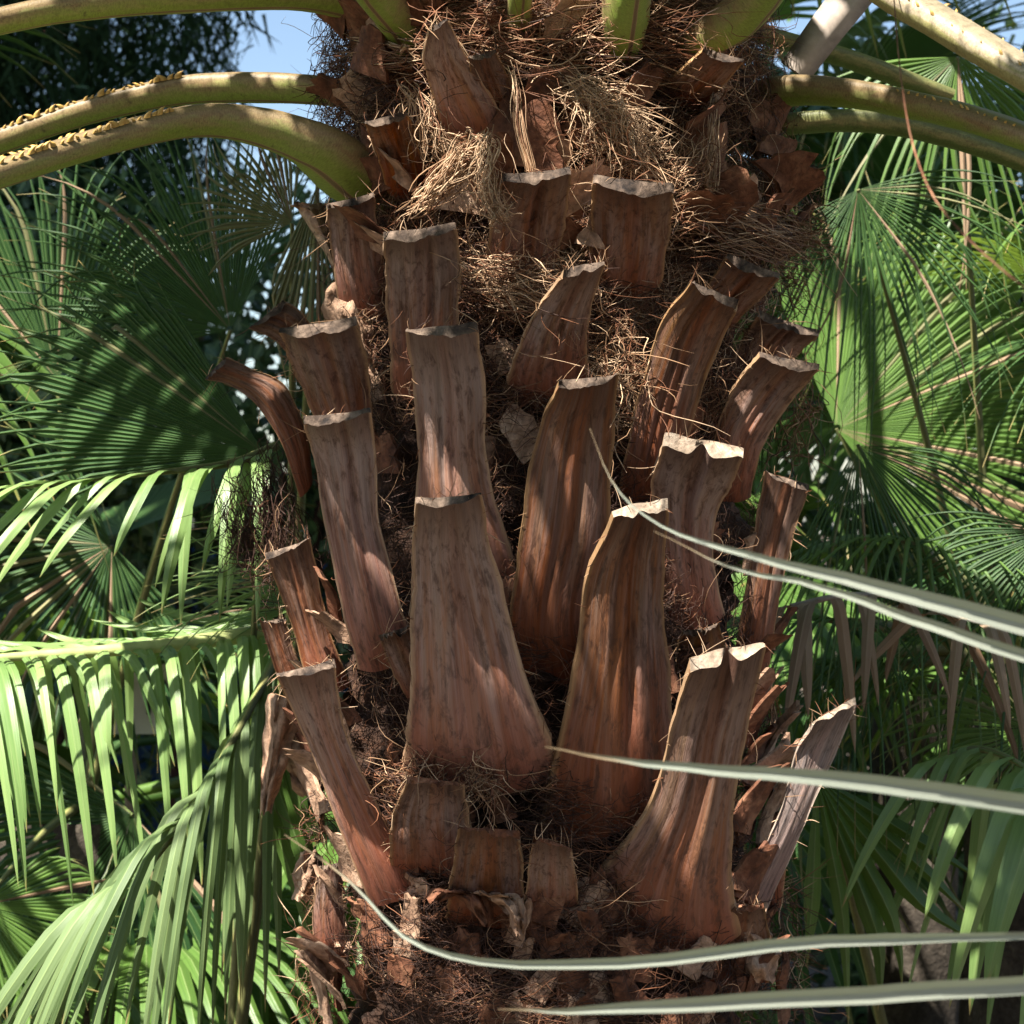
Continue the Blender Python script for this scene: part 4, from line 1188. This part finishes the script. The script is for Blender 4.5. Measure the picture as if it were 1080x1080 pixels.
CROWN = [(-114, .25, 1.02, .62), (-94, .25, 1.05, .62), (-132, .3, .8, .5), (-172, .25, .35, .45), (-118, .35, .75, .62), (-98, .3, .8, .62), (-78, .35, .75, .62), (176, .45, .5, .55), (-165, .95, .45, .5), (-140, .5, .5, .5), (-136, .75, .5, .6), (-108, .85, .5, .6), (-84, .6, .5, .6),
         (-52, .8, .5, .6), (-60, .4, .6, .6), (35, .5, .5, .7), (70, .4, .7, .7), (5, .5, .5, .7), (-25, .5, .6, .7), (100, .6, .6, .7), (140, .7, .6, .6), (-125, 1.2, .5, .55)]
for i, (az, el, reach, L) in enumerate(CROWN):
    a = math.radians(az)
    base = Vector((AX + .12 * math.cos(a), .12 * math.sin(a), 2.42 + .08 * (i % 3)))
    d = Vector((math.cos(a) * math.cos(el), math.sin(a) * math.cos(el), math.sin(el)))
    hub = base + d * reach
    e2 = el - .8
    ax = Vector((math.cos(a) * math.cos(e2), math.sin(a) * math.cos(e2), math.sin(e2)))
    fan_vec(palm, hub, ax, L * rc.uniform(.9, 1.1), rc.uniform(150, 190), 40, 'fan_mid', base, rc, .2, .5, gaps=GAPS)

# ------------------------------------------------------------------ pale leaf reaching in from the right, close to the camera
fp = thing('fan_palm', (1.05, -1.0, 0), 'young palm at right front whose pale narrow blades cross before the trunk', 'palm', None)
mb = MB()
hubw = W(2150, 985, -1.12)
mb.tube([Vector((1.05, -1.0, -.02)), Vector((1.05, -1.02, .5)), Vector((1.0, -1.06, .95)), hubw], [.03, .022, .014, .008], 10)
fleaf = mb.build('leaf', M['green_stem'], fp)


def fblade(path, dep, widths, fold=.25, mat='blade_pale', roll=.6):
    P = [W(p[0], p[1], d) for p, d in zip(path, dep)]
    pts = [Vector(v) for v in catmull([tuple(hubw)] + [tuple(p) for p in P], 26)]
    sd = path[0][1]
    pts = [p + Vector((0, 0, .0012 * noise.noise(Vector((i * .45, sd, 1))) * min(1, i / 6))) for i, p in enumerate(pts)]
    ws = catmull([(2,)] + [(w,) for w in widths], 26)
    hw = [max(.00032, w[0] / 2250 * (p.y + D) / D) for w, p in zip(ws, pts)]
    blade(pts, hw, Vector((0, -roll, 1)), fold).build('leaflet', M[mat], fleaf)


fblade([(1500, 770), (1080, 660), (900, 612), (780, 583), (700, 556), (650, 515), (622, 452)], [-1.1, -1.1, -1.08, -1.06, -1.03, -1.0, -.95], [30, 27, 18, 9, 4, 3, 1])
fblade([(1500, 820), (1080, 692), (950, 648), (850, 615), (770, 598), (690, 560)], [-1.1, -1.08, -1.06, -1.04, -1.02, -1.0], [24, 18, 14, 9, 4, 1])
fblade([(1500, 905), (1080, 848), (900, 824), (760, 812), (660, 803), (575, 787)], [-1.15, -1.15, -1.13, -1.1, -1.07, -1.05], [34, 30, 25, 16, 8, 1])
fblade([(1500, 985), (1080, 987), (850, 994), (680, 1014), (520, 1016), (430, 990), (370, 930), (300, 880)], [-1.1, -1.1, -1.08, -1.05, -1.02, -1.0, -.97, -.93], [14, 12, 19, 18, 12, 9, 6, 1])
fblade([(1500, 1025), (1080, 1040), (900, 1050), (720, 1060), (600, 1066), (525, 1064)], [-1.15, -1.15, -1.13, -1.1, -1.07, -1.05], [34, 30, 28, 22, 10, 1])
fblade([(1500, 990), (1080, 988), (900, 988), (800, 1000)], [-1.0, -.98, -.95, -.92], [9, 8, 6, 1])
# a dry strand dangling from the upper right leaf stalk
mb = MB()
pts = [Vector(v) for v in catmull([tuple(W(940, -40, -.50)), tuple(W(950, 80, -.9)), tuple(W(968, 170, -1.0)), tuple(W(1005, 235, -1.05)), tuple(W(1090, 310, -1.1)), tuple(W(1180, 360, -1.1))], 20)]
blade(pts, [.0005] * 20, Vector((1, 0, .6)), .3, mb)
mb.build('dry_strand', M['scale'], palm)

# ------------------------------------------------------------------ far: weeping tree, hedge, car, board
def weeping_tree(loc, label, h, cr, seed, n_=2600, dens=14):
    t = thing('weeping_tree', loc, label, 'tree')
    rng = np.random.default_rng(seed)
    x, y, z = loc
    mb = MB(); mb.tube([(x, y, -.1), (x + .05, y, h * .4), (x - .04, y, h * .75), (x, y, h)], [.16, .13, .09, .03], 10)
    mb.build('trunk', M['core'], t)
    for i in range(9):
        a = i * 2.4; hz = h * (.42 + .055 * i)
        mb = MB(); e = Vector((x + math.cos(a) * cr * .9, y + math.sin(a) * cr * .9, hz + .35)); mb.tube([(x, y, hz), Vector((x, y, hz)).lerp(e, .5) + Vector((0, 0, .25)), e], [.05, .03, .01], 6)
        mb.build('branch', M['core'], t)
    V, F, UV = [], [], []
    for i in range(n_):
        a = rng.uniform(0, 6.283); r = cr * math.sqrt(rng.uniform(.02, 1)); zz = h * rng.uniform(.45, 1.06) - r * .25
        l = rng.uniform(.35, .8); sx, sy = rng.normal(0, .06, 2)
        p0 = np.array([x + r * math.cos(a), y + r * math.sin(a), zz])
        for j in range(dens):
            f = j / dens
            c = p0 + np.array([sx * f, sy * f, -l * f])
            dr = rng.normal(0, 1, 3); dr[2] = -abs(dr[2]) - .6; dr /= np.linalg.norm(dr)
            s = np.cross(dr, rng.normal(0, 1, 3)); s /= np.linalg.norm(s) + 1e-9
            ln, wd = rng.uniform(.07, .16), rng.uniform(.003, .008)
            b = len(V)
            V += [tuple(c - s * wd), tuple(c + s * wd), tuple(c + dr * ln)]; UV += [(.2, 0), (.8, 0), (.5, .8)]
            F.append((b, b + 1, b + 2))
    mb = MB(); mb.v, mb.f, mb.uv = V, F, UV
    mb.build('crown', M['needle'], t, smooth=False)
    return t


M['needle'] = leaf_material('needle_green', (0.010, 0.026, 0.010), (0.026, 0.05, 0.020), tw=.1, rough=.8, trans=(.04, .08, .02), spec=.05, rib=(.02, .04, .02), tip=(.03, .04, .02))
weeping_tree((-2.05, 5.0, 0), 'dark weeping tree with hanging needles against the sky, top left', 5.0, 1.1, 3, 5600)


def leafy(name, loc, size, label, cat, n_, seed, mat, leaf=(.05, .02), z0=0.0):
    t = thing(name, loc, label, cat)
    rng = np.random.default_rng(seed)
    mb = MB()
    for i in range(5):
        a = i * 1.3; e = Vector(loc) + Vector(((i - 2) * size[0] * .35, math.sin(a) * size[1] * .3, size[2] * .8))
        mb.tube([Vector(loc) + Vector(((i - 2) * size[0] * .3, 0, -.05)), (Vector(loc) + e) / 2 + Vector(((i - 2) * size[0] * .15, 0, 0)), e], [.05, .03, .01], 6)
    mb.build('stems', M['core'], t)
    V, F, UV = [], [], []
    cl = rng.uniform(-1, 1, (90, 3)); cl[:, 2] = z0 + (1 - z0) * (cl[:, 2] + 1) / 2
    for i in range(n_):
        c = cl[rng.integers(0, 90)] * np.array([size[0], size[1], size[2]]) + rng.normal(0, .16, 3) + np.array(loc)
        if c[2] < .02: c[2] = .05
        d = rng.normal(0, 1, 3); d /= np.linalg.norm(d); s = np.cross(d, rng.normal(0, 1, 3)); s /= np.linalg.norm(s)
        l, w = leaf[0] * rng.uniform(.7, 1.5), leaf[1] * rng.uniform(.7, 1.4)
        b = len(V)
        V += [tuple(c), tuple(c + d * l * .5 + s * w), tuple(c + d * l), tuple(c + d * l * .5 - s * w)]
        UV += [(.5, 0), (1, .4), (.5, .8), (0, .4)]; F.append((b, b + 1, b + 2, b + 3))
    mb = MB(); mb.v, mb.f, mb.uv = V, F, UV
    mb.build('foliage', M[mat], t, smooth=False)


M['bush'] = leaf_material('bush_leaf', (0.02, 0.05, 0.018), (0.06, 0.12, 0.04), tw=.2, rough=.5, trans=(.14, .25, .05))
leafy('shrub', (.2, 4.3, 0), (1.5, .5, 1.7), 'dark leafy shrub mass far behind the trunk', 'shrub', 16000, 5, 'bush')
leafy('shrub', (2.0, 4.6, 0), (1.2, .6, 3.0), 'tall leafy shrub far behind at right', 'shrub', 18000, 6, 'bush')
leafy('shrub', (-1.35, 4.0, 0), (1.15, .4, 2.4), 'leafy shrub far behind the fan palms on the left', 'shrub', 16000, 7, 'bush', z0=.62)
leafy('shrub', (-2.3, 4.6, 0), (.9, .5, 1.9), 'low leafy shrub far behind at the left edge', 'shrub', 10000, 8, 'bush')

# blue car parked beyond the palms, seen through gaps at the left
M['car_blue'] = plain('car_blue_paint', (.05, .13, .30), .25, .2, .05)
M['glass'] = plain('car_glass', (.03, .05, .07), .05, 0, .1)
M['rubber'] = plain('tyre_rubber', (.02, .02, .02), .8)
M['rim'] = plain('wheel_rim', (.5, .5, .52), .3, .8)
M['white'] = plain('white_board', (.75, .72, .66), .6, 0, .08)
M['ink'] = plain('board_ink', (.03, .03, .03), .6)
M['lamp'] = plain('lamp_glass', (.7, .7, .68), .15)


def car(cx, cy, ry):
    t = thing('parked_car', (cx, cy, 0), 'blue car parked beyond the palms, glimpsed through the leaves at left', 'car')
    prof = [(-2.1, .35), (-2.12, .62), (-2.0, .82), (-1.2, .95), (-.55, 1.42), (.1, 1.50), (.9, 1.46), (1.55, 1.05), (2.0, .98), (2.1, .7), (2.08, .35)]
    mb = MB(); rows = []
    for k, s in ((-.84, .0), (-.86, .02), (-.7, 1), (.7, 1), (.86, .02), (.84, .0)):
        row = []
        for (x, z) in prof:
            yy = k if z < 1.0 else math.copysign(min(abs(k), .84 - .35 * (z - .95)), k)
            row.append((cx + x, cy + yy, z if abs(k) < .8 else min(z, z)))
        rows.append(row)
    mb.grid(rows)
    for r in (rows[0], rows[-1]): mb.face(r)
    body = mb.build('body', M['car_blue'], t, smooth=False)
    for sgn in (-1, 1):
        for a in ([(-1.02, .98), (-.5, 1.36), (-.05, 1.42), (-.05, .98)], [(.02, .98), (.02, 1.42), (.85, 1.38), (1.3, 1.0)]):
            mb = MB(); mb.face([(cx + x, cy + sgn * (.862 - .35 * max(0, z - .95)), z) for x, z in a]); mb.build('window', M['glass'], t, smooth=False)
        for x in (-1.3, 1.3):
            mb = MB(); mb.tube([(cx + x, cy + sgn * .68, .32), (cx + x, cy + sgn * .89, .32)], [.32, .32], 20); w = mb.build('wheel', M['rubber'], t)
            mb = MB(); mb.tube([(cx + x, cy + sgn * .8, .32), (cx + x, cy + sgn * .9, .32)], [.2, .18], 16); mb.build('rim', M['rim'], w)
        mb = MB(); mb.box((cx - 2.06, cy + sgn * .6, .7), (.12, .3, .12)); mb.build('headlight', M['lamp'], t)
        mb = MB(); mb.box((cx - .95, cy + sgn * .93, 1.02), (.1, .14, .1)); mb.build('mirror', M['car_blue'], t)
    return t


car(-1.6, 6.3, 0)

sb = thing('sign_board', (W(165, 740, 1.5).x, 1.5, 0), 'pale sign board with dark strokes behind the leaves at lower left', 'sign')
c = W(165, 735, 1.5)
mb = MB(); mb.box((c.x, c.y, c.z), (.15, .02, .13)); mb.build('panel', M['white'], sb, smooth=False)
for dx in (-.05, .05):
    mb = MB(); mb.tube([(c.x + dx, c.y + .025, -.02), (c.x + dx, c.y + .025, c.z + .06)], [.011, .011], 8); mb.build('post', M['dry_stem'], sb)
def stroke(a, b, w=.008):
    p, q = Vector((c.x + a[0], c.y - .013, c.z + a[1])), Vector((c.x + b[0], c.y - .013, c.z + b[1]))
    d = (q - p).normalized(); s = Vector((-d.z, 0, d.x)) * w / 2
    mb = MB(); mb.face([p - s, q - s, q + s, p + s]); mb.build('letter_stroke', M['ink'], sb, smooth=False)
for a, b in (((-.012, -.03), (-.008, .03)), ((.012, -.03), (.014, .03)), ((.014, .03), (.03, -.01)), ((.03, -.01), (.048, .03)), ((.048, .03), (.05, -.03))): stroke(a, b)

# leafy screen added behind the viewer to hold back low sky light
leafy('added_hedge', (-1.0, -5.6, 0), (4.5, .5, 3.0), 'unseen leafy screen added behind the viewer, blocking low sky light', 'added_hedge', 26000, 15, 'bush', leaf=(.11, .05))

# a tree added out of view at the left, its canopy placed to shade the plants behind
tr = thing('added_shade_tree', (-3.4, 1.6, 0), 'unseen tree added outside the picture at left, canopy set to shade the background', 'tree')
mb = MB(); mb.tube([(-3.4, 1.6, -.1), (-3.3, 1.6, 2.2), (-2.9, 1.5, 4.4), (-2.0, 1.4, 6.0)], [.26, .2, .15, .06], 12); mb.build('trunk', M['stem'], tr)
for i in range(7):
    a = i * .9 - 1.2
    e = Vector((-1.6 + 2.0 * math.cos(a), 1.2 + 1.8 * math.sin(a), 6.1))
    mb = MB(); mb.tube([(-2.9, 1.5, 4.4), Vector((-2.6, 1.5, 5.2)).lerp(e, .5), e], [.09, .05, .015], 7); mb.build('branch', M['stem'], tr)
rng = np.random.default_rng(91)
V, F, UV = [], [], []
for c_ in range(420):
    q = rng.normal(0, 1, 3); q /= np.linalg.norm(q); q *= rng.uniform(.1, 1) ** .4
    cc = np.array([-1.5, 1.15, 6.1]) + q * np.array([2.9, 2.2, .75])
    for k in range(60):
        c = cc + rng.normal(0, .2, 3)
        d = rng.normal(0, 1, 3); d /= np.linalg.norm(d); sd = np.cross(d, rng.normal(0, 1, 3)); sd /= np.linalg.norm(sd)
        l, w = rng.uniform(.10, .2), rng.uniform(.03, .06); b = len(V)
        V += [tuple(c), tuple(c + d * l * .5 + sd * w), tuple(c + d * l), tuple(c + d * l * .5 - sd * w)]
        UV += [(.5, 0), (1, .4), (.5, .8), (0, .4)]; F.append((b, b + 1, b + 2, b + 3))
mb = MB(); mb.v, mb.f, mb.uv = V, F, UV
mb.build('crown', M['bush'], tr, smooth=False)
